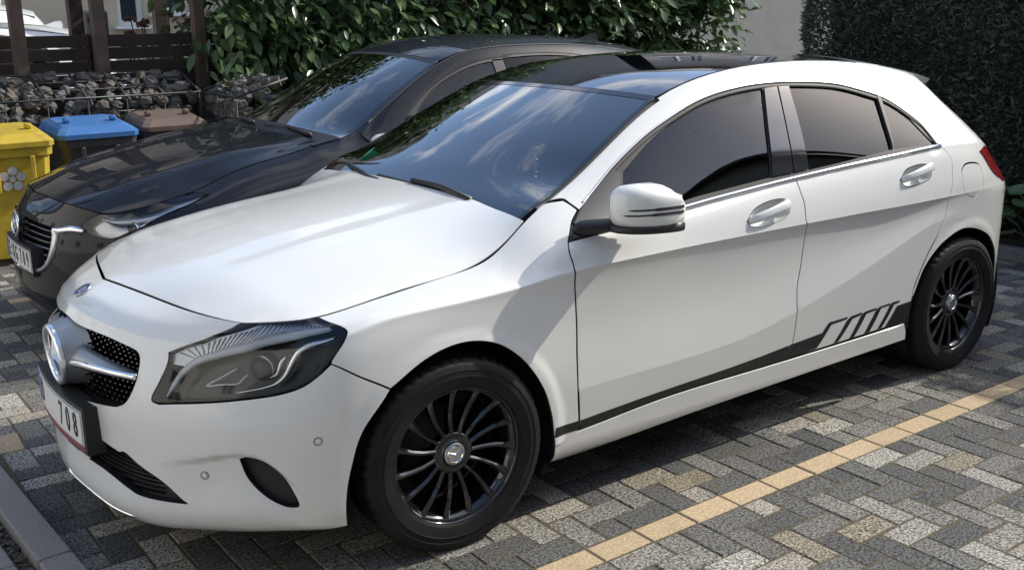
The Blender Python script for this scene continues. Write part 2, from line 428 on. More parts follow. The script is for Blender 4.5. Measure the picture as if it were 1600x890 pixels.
# ---- windscreen (u: foot -> header, v: centre -> side)
WE = [(-.378,.708,.983),(-.52,.684,1.036),(-.67,.655,1.108),(-.84,.622,1.203),(-1.068,.578,1.310)]
WC = [(-.375,.985),(-.48,1.055),(-.62,1.135),(-.80,1.232),(-1.005,1.330)]
WG = []
for (ex, ey, ez), (cx, cz) in zip([(-.30,.655,.898)] + WE, [(-.285,.926)] + WC):
    WG.append([(cx + (ex - cx) * f ** 2.3, ey * f, cz + (ez - cz) * f ** 2.3) for f in (0, .25, .5, .72, .88, 1)])
SW = Surf(WG).orient((-.9, 0, .8))

# ---- roof skin (u: header -> rear, v: centre -> rail)
RE = [(-1.068,.578,1.310),(-1.17,.572,1.340),(-1.30,.566,1.370),(-1.50,.560,1.394),(-1.75,.552,1.405),(-2.05,.535,1.400),(-2.35,.512,1.378),(-2.62,.488,1.343),(-2.86,.472,1.300),(-2.965,.462,1.280)]
RC = [(-1.005,1.330),(-1.14,1.368),(-1.29,1.396),(-1.50,1.420),(-1.75,1.431),(-2.05,1.428),(-2.35,1.410),(-2.62,1.383),(-2.88,1.350),(-3.03,1.325)]
RG = []
for (ex, ey, ez), (cx, cz) in zip(RE, RC):
    RG.append([(cx + (ex - cx) * f ** 2.3, ey * f, cz + (ez - cz) * f ** 2.4) for f in (0, .3, .6, .85, 1)])
SR = Surf(RG).orient((-1.8, 0, .8))

# ---- body side (u: front -> rear corner -> rear centre, v: sill -> roof edge)
C2 = [(-.3,.42),(-.6,.425),(-.97,.428),(-1.226,.440),(-1.54,.491),(-1.932,.583),(-2.329,.700),(-2.45,.722),(-2.62,.70),(-2.78,.64),(-2.95,.58),(-3.4,.56)]
C1 = [(-.3,.812),(-.435,.824),(-.714,.829),(-1.1,.832),(-1.57,.831),(-1.9,.829),(-2.3,.825),(-2.7,.825),(-3.4,.82)]
BELT = [(-.36,.898),(-.42,.906),(-.98,.949),(-1.54,.991),(-2.46,1.029),(-2.7,1.03),(-3.0,1.0),(-3.4,.96)]
TOPE = [(-.36,.711,.976)] + WE[1:] + RE[1:]
def top_at(x):
    t = sorted(TOPE); xs = [a[0] for a in t]
    return np.interp(x, xs, [a[1] for a in t]), np.interp(x, xs, [a[2] for a in t])
GHP = ((.0, 0.), (.125, .16), (.295, .36), (.485, .57), (.675, .76), (.83, .895), (.935, .97), (1., 1.))
def side_station(x):
    c2 = ip(x, C2); c1 = ip(x, C1); b = ip(x, BELT)
    k = ip(x, [(-.3, .55), (-.5, .7), (-1.0, 1), (-2.1, 1), (-2.5, .25), (-2.7, 0), (-4, 0)])     # scoop depth
    g = c1 - c2
    yb = ip(x, [(-.36, .846), (-1, .832), (-2.4, .818), (-2.7, .806), (-2.9, .785)])
    w = ip(x, [(-.3, .886), (-.5, .887), (-1.2, .890), (-2.3, .890), (-2.6, .886), (-2.85, .874)])
    rows = [(w - .085, .165), (w - .032, .186), (w - .016, .24), (w - .010, .300), (w - .005, (.30 + c2) / 2 + .01),
            (w - .002, c2), (w - .011 * k, c2 + g * .22), (w - .021 * k, c2 + g * .52), (w - .014 * k, c1 - g * .14),
            (w + .001, c1), (w - .012, c1 + (b - c1) * .30), (w * .45 + yb * .55, c1 + (b - c1) * .68), (yb, b)]
    ty, tz = top_at(x)
    rows += [(yb + (ty - yb) * a, b + (tz - b) * c) for a, c in GHP[1:]]
    return [(x, y, z) for y, z in rows]
SG = [side_station(x) for x in (-.36, -.46, -.60, -.80, -1.02, -1.25, -1.5, -1.75, -2.0, -2.25, -2.45, -2.62, -2.78)]
NR = len(SG[0])
zs = [q[2] for q in side_station(-2.85)]
def rear_station(low, belt, top):
    """points of one wrap-round station: plan positions at low / belt / top level"""
    st = []
    prof = [-.085, -.03, -.012, -.006, -.002, 0, 0, 0, 0, 0, 0, 0, 0]
    for j in range(13):
        f = max(0, (zs[j] - .80) / (belt[2] - .80)); f = f ** 1.4 if f < 1 else 1.0
        z = zs[j] if zs[j] < .82 else .82 + (zs[j] - .82) * (belt[2] - .82) / (zs[12] - .82)
        x = low[0] + (belt[0] - low[0]) * f; y = low[1] + (belt[1] - low[1]) * f
        d = math.hypot(low[0] + 2.7, low[1]); x += (low[0] + 2.7) / d * prof[j]; y += low[1] / d * prof[j]
        st.append((x, y, z))
    for a, c in GHP[1:]:
        st.append((belt[0] + (top[0] - belt[0]) * a, belt[1] + (top[1] - belt[1]) * a, belt[2] + (top[2] - belt[2]) * c))
    return st
SG += [rear_station((-2.93, .862, 0), (-2.90, .785, 1.015), (-2.755, .470, 1.302)),
       rear_station((-3.08, .825, 0), (-3.01, .740, .995), (-2.795, .452, 1.285)),
       rear_station((-3.20, .735, 0), (-3.10, .640, .975), (-2.82, .40, 1.286)),
       rear_station((-3.29, .58, 0), (-3.16, .50, .965), (-2.84, .32, 1.292)),
       rear_station((-3.34, .34, 0), (-3.20, .30, .960), (-2.86, .2, 1.302)),
       rear_station((-3.365, 0, 0), (-3.22, 0, .958), (-2.87, 0, 1.306))]
SG = np.array(SG)
fr = lambda f: (lambda i: f if i < 10 else f + (.45 - f) * min(1, (i - 9) / 4))
SG = insert_rows(SG, 12, fr(.16))
SG = insert_rows(SG, 9, fr(.14))
SG = insert_rows(SG, 5, fr(.22))
SS = Surf(SG, post=arch_flare(-2.699)).orient((-1.5, 0, .7))
# ------------------------------------------------------------------ black hatchback surfaces (own coordinates: front axle at x = 0)
def st(xs, ys, zs): return [(x, y, z) for x, y, z in zip(xs, ys, zs)]
ZB = (.17, .22, .32, .45, .55)
BF = [
 st((.87, .93, .935, .925, .915, .897, .862, .815), (0,) * 8, ZB + (.645, .705, .748)),
 st((.855, .915, .918, .908, .897, .872, .836, .797), (.2,) * 8, ZB + (.638, .700, .746)),
 st((.805, .868, .872, .862, .850, .822, .790, .764), (.4,) * 8, ZB + (.630, .690, .738)),
 st((.735, .79, .796, .790, .780, .756, .730, .704), (.53, .545, .55, .55, .55, .55, .55, .55), ZB + (.626, .675, .722)),
 st((.645, .69, .70, .70, .692, .672, .650, .622), (.64, .655, .66, .66, .66, .655, .65, .65), ZB + (.622, .665, .706)),
 st((.52, .55, .565, .57, .566, .55, .52, .475), (.735, .755, .76, .76, .76, .757, .745, .712), ZB + (.625, .682, .735)),
 st((.38,) * 8, (.815, .835, .84, .84, .842, .840, .822, .728), ZB + (.640, .712, .758)),
 st((.22,) * 8, (.845, .865, .87, .872, .875, .873, .850, .724), ZB + (.650, .745, .790)),
 st((.05,) * 8, (.85, .87, .877, .88, .884, .882, .858, .720), ZB + (.665, .785, .855)),
 st((-.15,) * 8, (.85, .87, .878, .882, .886, .884, .860, .715), ZB + (.680, .820, .898)),
 st((-.33,) * 8, (.85, .87, .878, .882, .886, .884, .860, .706), ZB + (.700, .850, .928)),
 st((-.46,) * 8, (.85, .87, .878, .882, .886, .885, .860, .702), ZB + (.715, .868, .966)),
 st((-.66,) * 8, (.85, .87, .878, .882, .886, .886, .858, .695), ZB + (.730, .890, 1.000)),
 st((-.85,) * 8, (.85, .87, .878, .882, .886, .886, .855, .668), ZB + (.735, .905, 1.108)),
]
BSF = Surf(BF, post=arch_flare(0.0)).orient((-.3, 0, .4))
_be = BSF.ev(np.stack([_uu, _uu * 0 + 1], 1)); _bc = int(np.argmin(np.abs(_be[:, 1] - .655) + (_be[:, 0] < .55) * 9)); _bb = int(np.argmin(np.abs(_be[:, 0] + .45)))
BHC = [(.815,.748),(.66,.800),(.47,.850),(.27,.890),(.08,.920),(-.12,.946),(-.28,.966),(-.385,.982)]
BHS = [_be[_bc]] + [_be[_bc + int(np.argmin(np.abs(_be[_bc:, 0] - x)))] for x in (.50, .38, .22, .03, -.17, -.34)] + [_be[_bb]]
BHG = []
for k, ((cx, cz), (sx, sy, sz)) in enumerate(zip(BHC, BHS)):
    row = []
    for f in FB:
        x = cx + (sx - cx) * f ** 2.1; y = sy * f; z = cz + (sz - cz) * (.35 * f ** 2 + .65 * f ** 5)
        b = min(1, k / 2) * (1 if k < 6 else .5)
        z += b * (.016 * math.exp(-((f - .74) / .10) ** 2))
        if k == 0: q = _be[int(np.argmin(np.abs(_be[:_bc + 1, 1] - y)))]; x, z = q[0], q[2]
        row.append((x, y, z))
    BHG.append(row)
BSH = Surf(BHG, .8, 8).orient((0, 0, .4))
BWE = [(-.40,.722,.945),(-.53,.715,.968),(-.66,.698,.998),(-.86,.660,1.115),(-1.06,.617,1.228),(-1.28,.570,1.340)]
BWC = [(-.33,.945),(-.43,.995),(-.58,1.075),(-.80,1.190),(-1.0,1.290),(-1.21,1.378)]
BSW = Surf([[(cx + (ex - cx) * f ** 2.3, ey * f, cz + (ez - cz) * f ** 2.3) for f in (0, .25, .5, .72, .88, 1)] for (ex, ey, ez), (cx, cz) in zip(BWE, BWC)]).orient((-1, 0, .8))
BRE = [(-1.28,.570,1.340),(-1.42,.574,1.385),(-1.65,.574,1.412),(-1.9,.568,1.418),(-2.3,.545,1.405),(-2.7,.51,1.362),(-3.0,.48,1.312),(-3.15,.46,1.275)]
BRC = [(-1.21,1.378),(-1.38,1.425),(-1.63,1.456),(-1.9,1.466),(-2.3,1.456),(-2.7,1.422),(-3.0,1.380),(-3.2,1.335)]
BSR = Surf([[(cx + (ex - cx) * f ** 2.3, ey * f, cz + (ez - cz) * f ** 2.4) for f in (0, .3, .6, .85, 1)] for (ex, ey, ez), (cx, cz) in zip(BRE, BRC)]).orient((-1.9, 0, .8))
def bside(x, w=.888, dx=0):
    b = ip(x, [(-.5, .905), (-.9, .935), (-2.6, 1.015), (-3.4, 1.03)]); yb = ip(x, [(-.5, .850), (-1.2, .83), (-2.6, .81), (-3.0, .79)])
    t = sorted(BWE[1:] + BRE[1:]); xs = [a[0] for a in t]; ty = np.interp(x, xs, [a[1] for a in t]); tz = np.interp(x, xs, [a[2] for a in t])
    rows = [(w - .09, .165), (w - .035, .19), (w - .012, .28), (w - .008, .45), (w - .006, .62), (w, .76), (w - .012, .84), (yb + .008, b - .02), (yb, b)]
    return [(x, y, z) for y, z in rows + [(yb + (ty - yb) * a, b + (tz - b) * c) for a, c in GHP[1:]]]
BSG = [bside(x) for x in (-.53, -.66, -.82, -1.0, -1.2, -1.45, -1.7, -2.0, -2.3, -2.6, -2.8)]
def brear(x, y, tx, ty, tz, bx, by):
    s = bside(-2.9); r = []
    for j, (a, b, z) in enumerate(s):
        if j < 9:
            f = max(0, (z - .8) / .25); r.append((x + (bx - x) * f, (y + (by - y) * f) - (.888 - b) * .5 * (j < 3), z))
        else:
            g, c = GHP[j - 8]; zb = s[8][2]; r.append((bx + (tx - bx) * g, by + (ty - by) * g, zb + (tz - zb) * c))
    return r
BSG += [brear(-3.02, .865, -2.95, .485, 1.32, -3.0, .775), brear(-3.25, .80, -3.06, .46, 1.29, -3.17, .70), brear(-3.42, .62, -3.14, .36, 1.30, -3.30, .54), brear(-3.50, .3, -3.18, .2, 1.32, -3.38, .28), brear(-3.53, 0, -3.2, 0, 1.33, -3.40, 0)]
BSS = Surf(BSG, post=arch_flare(-2.70)).orient((-1.5, 0, .7))
BX0, BY0 = -.37, -2.35
# ------------------------------------------------------------------ panel outlines (surface coordinates u, v; smooth segments)
OUT = {
 'bumper': [[(0.0, 0.0), (0.15, 0.0), (0.3, 0.0), (0.42, 0.0), (0.4696, 0.0109)], [(0.4696, 0.0109), (0.477, 0.0939), (0.4877, 0.17), (0.5111, 0.2772), (0.5616, 0.3778)], [(0.5614, 0.3782), (0.5031, 0.4437), (0.4544, 0.5132)], [(0.4544, 0.5132), (0.433, 0.4721), (0.4091, 0.4393), (0.3723, 0.4164), (0.3041, 0.3953), (0.2306, 0.3744), (0.1607, 0.3571)], [(0.1607, 0.3571), (0.1478, 0.362), (0.1453, 0.3733), (0.1524, 0.4163), (0.156, 0.4813), (0.149, 0.5695)], [(0.149, 0.5695), (0.175, 0.6895), (0.2106, 0.8463), (0.2549, 1.0)], [(0.2549, 1.0), (0.2146, 1.0), (0.1764, 1.0), (0.0881, 1.0), (0.027, 1.0), (0.0, 1.0), (0.0, 1.0)], [(0.0, 1.0), (0.0, 0.0)]],
 'headlight': [[(0.149, 0.5695), (0.175, 0.6895), (0.2106, 0.8463), (0.2549, 1.0), (0.3072, 1.0), (0.3747, 1.0), (0.4177, 1.0), (0.4488, 1.0), (0.4709, 0.9283), (0.4861, 0.8408), (0.488, 0.7864)], [(0.488, 0.7864), (0.4775, 0.6361), (0.4543, 0.5256), (0.433, 0.4721), (0.4091, 0.4393), (0.3723, 0.4164), (0.3041, 0.3953), (0.2306, 0.3744), (0.1607, 0.3571)], [(0.1607, 0.3571), (0.1478, 0.362), (0.1453, 0.3733), (0.1524, 0.4163), (0.156, 0.4813), (0.149, 0.5695)]],
 'grille': [[(-0.06, 0.5708), (0.0, 0.5628), (0.0143, 0.5408), (0.0508, 0.5564), (0.0858, 0.5367)], [(0.0858, 0.5367), (0.0971, 0.5223), (0.1052, 0.4906), (0.1097, 0.4459), (0.11, 0.4071), (0.1047, 0.369), (0.0951, 0.3405), (0.0808, 0.3244)], [(0.0808, 0.3244), (0.0474, 0.3111), (0.0169, 0.2934), (0.0, 0.2884), (-0.06, 0.2884)], [(-0.06, 0.2884), (-0.06, 0.5708)]],
 'intake': [[(-0.05, 0.2), (0.0, 0.205), (0.05, 0.2)], [(0.05, 0.2), (0.0778, 0.1903)], [(0.0778, 0.1903), (0.088, 0.1964), (0.1155, 0.1753), (0.166, 0.1426), (0.2041, 0.0986), (0.2119, 0.0927)], [(0.2119, 0.0927), (0.1721, 0.094), (0.1156, 0.0963), (0.0946, 0.1047), (0.0503, 0.1243), (0.0141, 0.1233)], [(0.0141, 0.1233), (0.03, 0.125), (0.0, 0.125), (-0.05, 0.125)], [(-0.05, 0.125), (-0.05, 0.2)]],
 'vent': [[(0.3123, 0.2187), (0.3257, 0.2245), (0.3588, 0.2122), (0.3821, 0.1701), (0.3966, 0.1167), (0.3986, 0.0885), (0.3799, 0.0905), (0.3502, 0.1205), (0.3241, 0.1667), (0.3123, 0.2187)]],
 'fender': [[(0.4544, 0.5132), (0.5031, 0.4437), (0.5614, 0.3782)], [(0.5616, 0.3778), (0.6249, 0.4169), (0.6858, 0.4395), (0.7334, 0.4371), (0.7864, 0.41), (0.8497, 0.3448), (0.8931, 0.2649), (0.9152, 0.1776), (0.9216, 0.1157), (0.9234, 0.0961), (0.9245, 0.077)], [(0.9245, 0.077), (0.944, 0.076), (0.9689, 0.1005)], [(0.9689, 0.1005), (0.9658, 0.2274), (0.9643, 0.3259), (0.9653, 0.409), (0.9642, 0.4678), (0.9621, 0.5396), (0.9601, 0.706), (0.9607, 0.8119), (0.9605, 0.8656), (0.9636, 0.9017)], [(0.9648, 0.9075), (0.9777, 0.9449), (0.9893, 0.9603)], [(0.9893, 0.9603), (0.9861, 0.9775), (0.9831, 0.9886)], [(0.9831, 0.9886), (0.9656, 1.0), (0.9475, 1.0), (0.9334, 1.0), (0.9, 1.0), (0.8536, 1.0), (0.8018, 1.0), (0.6826, 1.0), (0.5574, 1.0), (0.4554, 1.0)], [(0.4554, 1.0), (0.4488, 1.0)], [(0.4488, 1.0), (0.4709, 0.9283), (0.4861, 0.8408), (0.488, 0.7864)], [(0.488, 0.7864), (0.4775, 0.6361), (0.4543, 0.5256), (0.4544, 0.5132)]],
 'sens1': [[(0.4413, 0.2653)]],
 'sens2': [[(0.2455, 0.1705)]],
 'front_door': [[(0.0174, 0.6725), (0.0152, 0.6079), (0.016, 0.5652), (0.0156, 0.5062), (0.0172, 0.3986), (0.019, 0.3718), (0.0204, 0.3477), (0.0199, 0.3112), (0.0199, 0.204), (0.0235, 0.0698)], [(0.0242, 0.071), (0.1493, 0.0885), (0.315, 0.0873)], [(0.315, 0.0873), (0.316, 0.0955), (0.3209, 0.1247), (0.3226, 0.2108), (0.3232, 0.3065), (0.3295, 0.3468), (0.3309, 0.3864), (0.3272, 0.5323), (0.3292, 0.5877), (0.328, 0.609), (0.3281, 0.6778)], [(0.3281, 0.6778), (0.3284, 0.6885), (0.2447, 0.71), (0.1759, 0.6926), (0.0713, 0.6575), (0.0174, 0.6725)]],
 'rear_door': [[(0.3281, 0.6778), (0.328, 0.609), (0.3292, 0.5877), (0.3272, 0.5323), (0.3309, 0.3864), (0.3295, 0.3468), (0.3232, 0.3065), (0.3226, 0.2108), (0.3209, 0.1247), (0.316, 0.0955), (0.315, 0.0873)], [(0.315, 0.0873), (0.4158, 0.0868), (0.5052, 0.0872)], [(0.5052, 0.0872), (0.511, 0.0978), (0.5166, 0.1083)], [(0.5166, 0.1083), (0.5192, 0.1196), (0.5416, 0.1467), (0.5669, 0.18), (0.5829, 0.3226), (0.5861, 0.4965), (0.6014, 0.5822), (0.6091, 0.6103), (0.6026, 0.6465), (0.589, 0.7158)], [(0.589, 0.7158), (0.4439, 0.6957), (0.3281, 0.6778)]],
 'sill': [[(0.0001, 0.0677), (0.0242, 0.071), (0.1493, 0.0885), (0.315, 0.0873), (0.4158, 0.0868), (0.5052, 0.0872)], [(0.5052, 0.0872), (0.5102, 0.0706), (0.5122, 0.037)], [(0.5122, 0.037), (0.319, 0.0307), (0.1542, 0.0229), (0.0311, 0.011), (0.0, 0.012)], [(0.0, 0.012), (0.0, 0.0377), (0.0001, 0.0677)]],
 'body_side': [[(0.0461, 0.8599), (0.1047, 0.913), (0.1542, 0.9263), (0.1998, 0.9297), (0.2445, 0.9373), (0.286, 0.9389), (0.3359, 0.9363), (0.393, 0.9277), (0.4437, 0.9164), (0.4884, 0.8948), (0.5222, 0.8754), (0.5527, 0.8418), (0.5758, 0.8034), (0.5882, 0.7266)], [(0.589, 0.7158), (0.6026, 0.6465), (0.6091, 0.6103), (0.6014, 0.5822), (0.5861, 0.4965), (0.5829, 0.3226), (0.5669, 0.18), (0.5416, 0.1467), (0.5192, 0.1196), (0.5166, 0.1083)], [(0.5192, 0.1106), (0.536, 0.1316), (0.5628, 0.1496), (0.5998, 0.1706), (0.6569, 0.2116), (0.689, 0.2274), (0.7324, 0.204), (0.7659, 0.1639), (0.786, 0.1237), (0.796, 0.0936), (0.7926, 0.0435)], [(0.7926, 0.0435), (0.8, 0.03), (0.8, 0.0)], [(0.8, 0.0), (0.8, 0.3)], [(0.8, 0.3), (0.8, 0.6), (0.8, 1.0)], [(0.8, 1.0), (0.7, 1.0), (0.6, 1.0), (0.5, 1.0), (0.4, 1.0), (0.3, 1.0), (0.2, 1.0), (0.1, 1.0), (0.02, 1.0)], [(0.02, 1.0), (0.0373, 0.945), (0.0412, 0.9034), (0.0461, 0.8599)]],
 'fuel': [[(0.6304, 0.5839), (0.6444, 0.5967), (0.6709, 0.5995), (0.6962, 0.5914), (0.6996, 0.552), (0.6887, 0.4594), (0.6693, 0.3899), (0.6436, 0.4046), (0.6276, 0.5407), (0.6304, 0.5839)]],
 'tail': [[(0.7171, 0.6343), (0.7627, 0.6694), (0.79, 0.62), (0.85, 0.62), (0.88, 0.6), (0.88, 0.52), (0.84, 0.5), (0.8, 0.49), (0.7823, 0.5229), (0.7431, 0.5774), (0.7169, 0.6344)]],
 'fglass': [[(0.1196, 0.8844), (0.1624, 0.9055), (0.205, 0.916), (0.241, 0.9235), (0.2827, 0.9258), (0.3313, 0.9223)], [(0.3313, 0.9223), (0.3123, 0.8373), (0.2961, 0.7551)], [(0.2961, 0.7551), (0.2373, 0.7581), (0.1757, 0.7602), (0.0986, 0.7356)], [(0.0986, 0.7356), (0.0999, 0.8097), (0.1196, 0.8844)]],
 'sail': [[(0.0184, 0.742), (0.0315, 0.8267), (0.0551, 0.8771), (0.1047, 0.913), (0.1187, 0.8881)], [(0.1187, 0.8881), (0.1064, 0.8407), (0.0971, 0.7224)], [(0.0971, 0.7224), (0.072, 0.6805), (0.0181, 0.725)]],
 'pillar_f': [[(0.3333, 0.9232), (0.3521, 0.9228)], [(0.3521, 0.9228), (0.3381, 0.8304), (0.3271, 0.7516)], [(0.3271, 0.7516), (0.2981, 0.7548)], [(0.2981, 0.7548), (0.3135, 0.8369), (0.3333, 0.9232)]],
 'pillar_r': [[(0.3538, 0.9224), (0.3697, 0.9205)], [(0.3697, 0.9205), (0.3599, 0.8362), (0.3499, 0.7516)], [(0.3499, 0.7516), (0.3289, 0.7517)], [(0.3289, 0.7517), (0.3393, 0.8301), (0.3538, 0.9224)]],
 'rglass': [[(0.371, 0.9202), (0.4141, 0.9175), (0.461, 0.9074), (0.5068, 0.8832)], [(0.5068, 0.8832), (0.4958, 0.824), (0.4866, 0.7593)], [(0.4866, 0.7593), (0.4087, 0.7519), (0.3508, 0.749)], [(0.3508, 0.749), (0.3612, 0.836), (0.371, 0.9202)]],
 'qglass': [[(0.5151, 0.8771), (0.5424, 0.8496), (0.565, 0.7992), (0.5833, 0.7378)], [(0.5833, 0.7378), (0.4905, 0.7598)], [(0.4905, 0.7598), (0.5013, 0.8233), (0.5151, 0.8771)]],
 'divider': [[(0.508, 0.8831), (0.5142, 0.8778)], [(0.5142, 0.8778), (0.5013, 0.8233), (0.4893, 0.7592)], [(0.4893, 0.7592), (0.4876, 0.7589)], [(0.4876, 0.7589), (0.4963, 0.824), (0.508, 0.8831)]],
 'dlo': [[(0.0184, 0.742), (0.0315, 0.8267), (0.0551, 0.8771), (0.1047, 0.913), (0.1542, 0.9263), (0.1998, 0.9297), (0.2445, 0.9373), (0.286, 0.9389), (0.3359, 0.9363), (0.393, 0.9277), (0.4437, 0.9164), (0.4884, 0.8948), (0.5222, 0.8754), (0.5527, 0.8418), (0.5758, 0.8034), (0.5882, 0.7266)], [(0.5882, 0.7266), (0.5924, 0.683)], [(0.5924, 0.683), (0.4439, 0.6957), (0.3284, 0.6885), (0.2447, 0.71), (0.1759, 0.6926), (0.0713, 0.6575), (0.0177, 0.6719)], [(0.0177, 0.6719), (0.0184, 0.742)]],
 'belt_top': [[(0.5881, 0.7246), (0.4465, 0.7451), (0.3265, 0.7489), (0.1746, 0.7533), (0.0982, 0.7291)]],
 'belt_bot': [[(0.5909, 0.6762), (0.4439, 0.6957), (0.3284, 0.6885), (0.2447, 0.71), (0.1753, 0.7021), (0.0968, 0.6589)]],
 'dlo_top': [[(0.0184, 0.742), (0.0315, 0.8267), (0.0551, 0.8771), (0.1047, 0.913), (0.1542, 0.9263), (0.1998, 0.9297), (0.2445, 0.9373), (0.286, 0.9389), (0.3359, 0.9363), (0.393, 0.9277), (0.4437, 0.9164), (0.4884, 0.8948), (0.5222, 0.8754), (0.5527, 0.8418), (0.5758, 0.8034), (0.5882, 0.7266)]],
 'handle_f': [[(0.2478, 0.5684), (0.2612, 0.5956), (0.2832, 0.6078), (0.3032, 0.6039), (0.3078, 0.5864), (0.3036, 0.5641), (0.2887, 0.5472), (0.266, 0.5406), (0.2524, 0.5512), (0.2478, 0.5684)]],
 'handle_r': [[(0.4819, 0.5914), (0.4987, 0.6117), (0.5277, 0.6171), (0.5466, 0.6095), (0.5489, 0.5963), (0.5394, 0.5813), (0.5116, 0.5736), (0.4889, 0.5757), (0.4819, 0.5914)]],
 'stripe1': [[(0.0236, 0.0933), (0.0538, 0.0969), (0.1565, 0.1055), (0.3147, 0.1127)], [(0.3147, 0.1127), (0.3151, 0.0968), (0.3139, 0.0885)], [(0.3139, 0.0885), (0.1492, 0.0901), (0.0241, 0.0718)], [(0.0241, 0.0718), (0.0236, 0.0933)]],
 'stripe0': [[(0.926, 0.1324), (0.9542, 0.1302), (0.9682, 0.1307)], [(0.9682, 0.1307), (0.9685, 0.1028)], [(0.9685, 0.1028), (0.922, 0.1028)], [(0.922, 0.1028), (0.926, 0.1324)]],
 'stripe2': [[(0.3156, 0.1128), (0.3646, 0.1122)], [(0.3646, 0.1122), (0.3737, 0.123), (0.3806, 0.1226), (0.4039, 0.1203)], [(0.4039, 0.1203), (0.403, 0.1178)], [(0.403, 0.1178), (0.3779, 0.1189)], [(0.3779, 0.1189), (0.3578, 0.0907)], [(0.3578, 0.0907), (0.3149, 0.0887)], [(0.3149, 0.0887), (0.3156, 0.1128)]],
 'bar1': [[(0.3845, 0.0899), (0.4032, 0.1159)], [(0.4032, 0.1159), (0.4086, 0.1192)], [(0.4086, 0.1192), (0.4276, 0.1183)], [(0.4276, 0.1183), (0.4267, 0.1158)], [(0.4267, 0.1158), (0.4117, 0.1153)], [(0.4117, 0.1153), (0.3916, 0.0899)], [(0.3916, 0.0899), (0.3845, 0.0899)]],
 'bar2': [[(0.4099, 0.0892), (0.4267, 0.1158)], [(0.4267, 0.1158), (0.4323, 0.1176)], [(0.4323, 0.1176), (0.4517, 0.1163)], [(0.4517, 0.1163), (0.4507, 0.1142)], [(0.4507, 0.1142), (0.4348, 0.1144)], [(0.4348, 0.1144), (0.4178, 0.0896)], [(0.4178, 0.0896), (0.4099, 0.0892)]],
 'bar3': [[(0.4344, 0.0893), (0.4507, 0.1142)], [(0.4507, 0.1142), (0.4564, 0.1161)], [(0.4564, 0.1161), (0.4755, 0.1149)], [(0.4755, 0.1149), (0.4744, 0.1131)], [(0.4744, 0.1131), (0.4594, 0.114)], [(0.4594, 0.114), (0.4427, 0.0896)], [(0.4427, 0.0896), (0.4344, 0.0893)]],
 'bar4': [[(0.4562, 0.0896), (0.4744, 0.1131)], [(0.4744, 0.1131), (0.4786, 0.1149)], [(0.4786, 0.1149), (0.4929, 0.1136)], [(0.4929, 0.1136), (0.491, 0.1119)], [(0.491, 0.1119), (0.4821, 0.1121)], [(0.4821, 0.1121), (0.463, 0.0897)], [(0.463, 0.0897), (0.4562, 0.0896)]],
 'bar5': [[(0.4693, 0.0897), (0.4874, 0.1093)], [(0.4874, 0.1093), (0.5175, 0.1085)], [(0.5175, 0.1085), (0.5106, 0.0867)], [(0.5106, 0.0867), (0.4693, 0.0897)]],
 'bonnet_badge': [[(0.0, 0.9299)]],
 'bonnet_vent': [[(0.4878, 0.8198)]],
 'hl_drl': [[(0.1729, 0.3816), (0.1795, 0.423), (0.1879, 0.4688), (0.2054, 0.5311), (0.2399, 0.6252), (0.2759, 0.7324), (0.3254, 0.8357), (0.3786, 0.8832), (0.4214, 0.9204), (0.4608, 0.9143)]],
 'hl_low': [[(0.2973, 0.4171), (0.3242, 0.4283), (0.3468, 0.4382), (0.3659, 0.453), (0.3768, 0.4796), (0.3827, 0.5274), (0.389, 0.6085), (0.3988, 0.6874), (0.421, 0.7603), (0.4647, 0.781)]],
 'hl_hook': [[(0.3509, 0.4715), (0.361, 0.4874), (0.3633, 0.5378), (0.3665, 0.5868), (0.3727, 0.613)]],
 'hl_arrow': [[(0.2843, 0.5197), (0.257, 0.4691), (0.2325, 0.4298), (0.2617, 0.4409), (0.2913, 0.448), (0.2984, 0.4681), (0.305, 0.4848)]],
 'hl_refl': [[(0.1555, 0.554), (0.2136, 0.8164), (0.2586, 0.9393), (0.3104, 0.9985), (0.3743, 1.0), (0.4155, 1.0), (0.4498, 0.966), (0.4614, 0.9211)], [(0.4614, 0.9211), (0.3786, 0.8973), (0.3245, 0.8532), (0.2742, 0.7649), (0.2387, 0.6487), (0.2082, 0.5588), (0.1929, 0.5015)], [(0.1929, 0.5015), (0.1603, 0.5029)], [(0.1603, 0.5029), (0.1555, 0.554)]],
 'hl_proj': [[(0.3252, 0.52)]],
 'hl_proj2': [[(0.2574, 0.4665)]],
 'blade': [[(0.011, 0.3881), (0.031, 0.4035), (0.056, 0.4125), (0.0866, 0.4159), (0.1097, 0.417)]],
 'blade_top': [[(0.0291, 0.4509), (0.0533, 0.4505), (0.0839, 0.4399), (0.1092, 0.4309)]],
 'chromelip': [[(0.0, 0.045), (0.0033, 0.0387), (0.0302, 0.0393), (0.062, 0.0289), (0.0976, 0.0268)]],
 'lipcut': [[(0.0972, 0.0061)]],
}
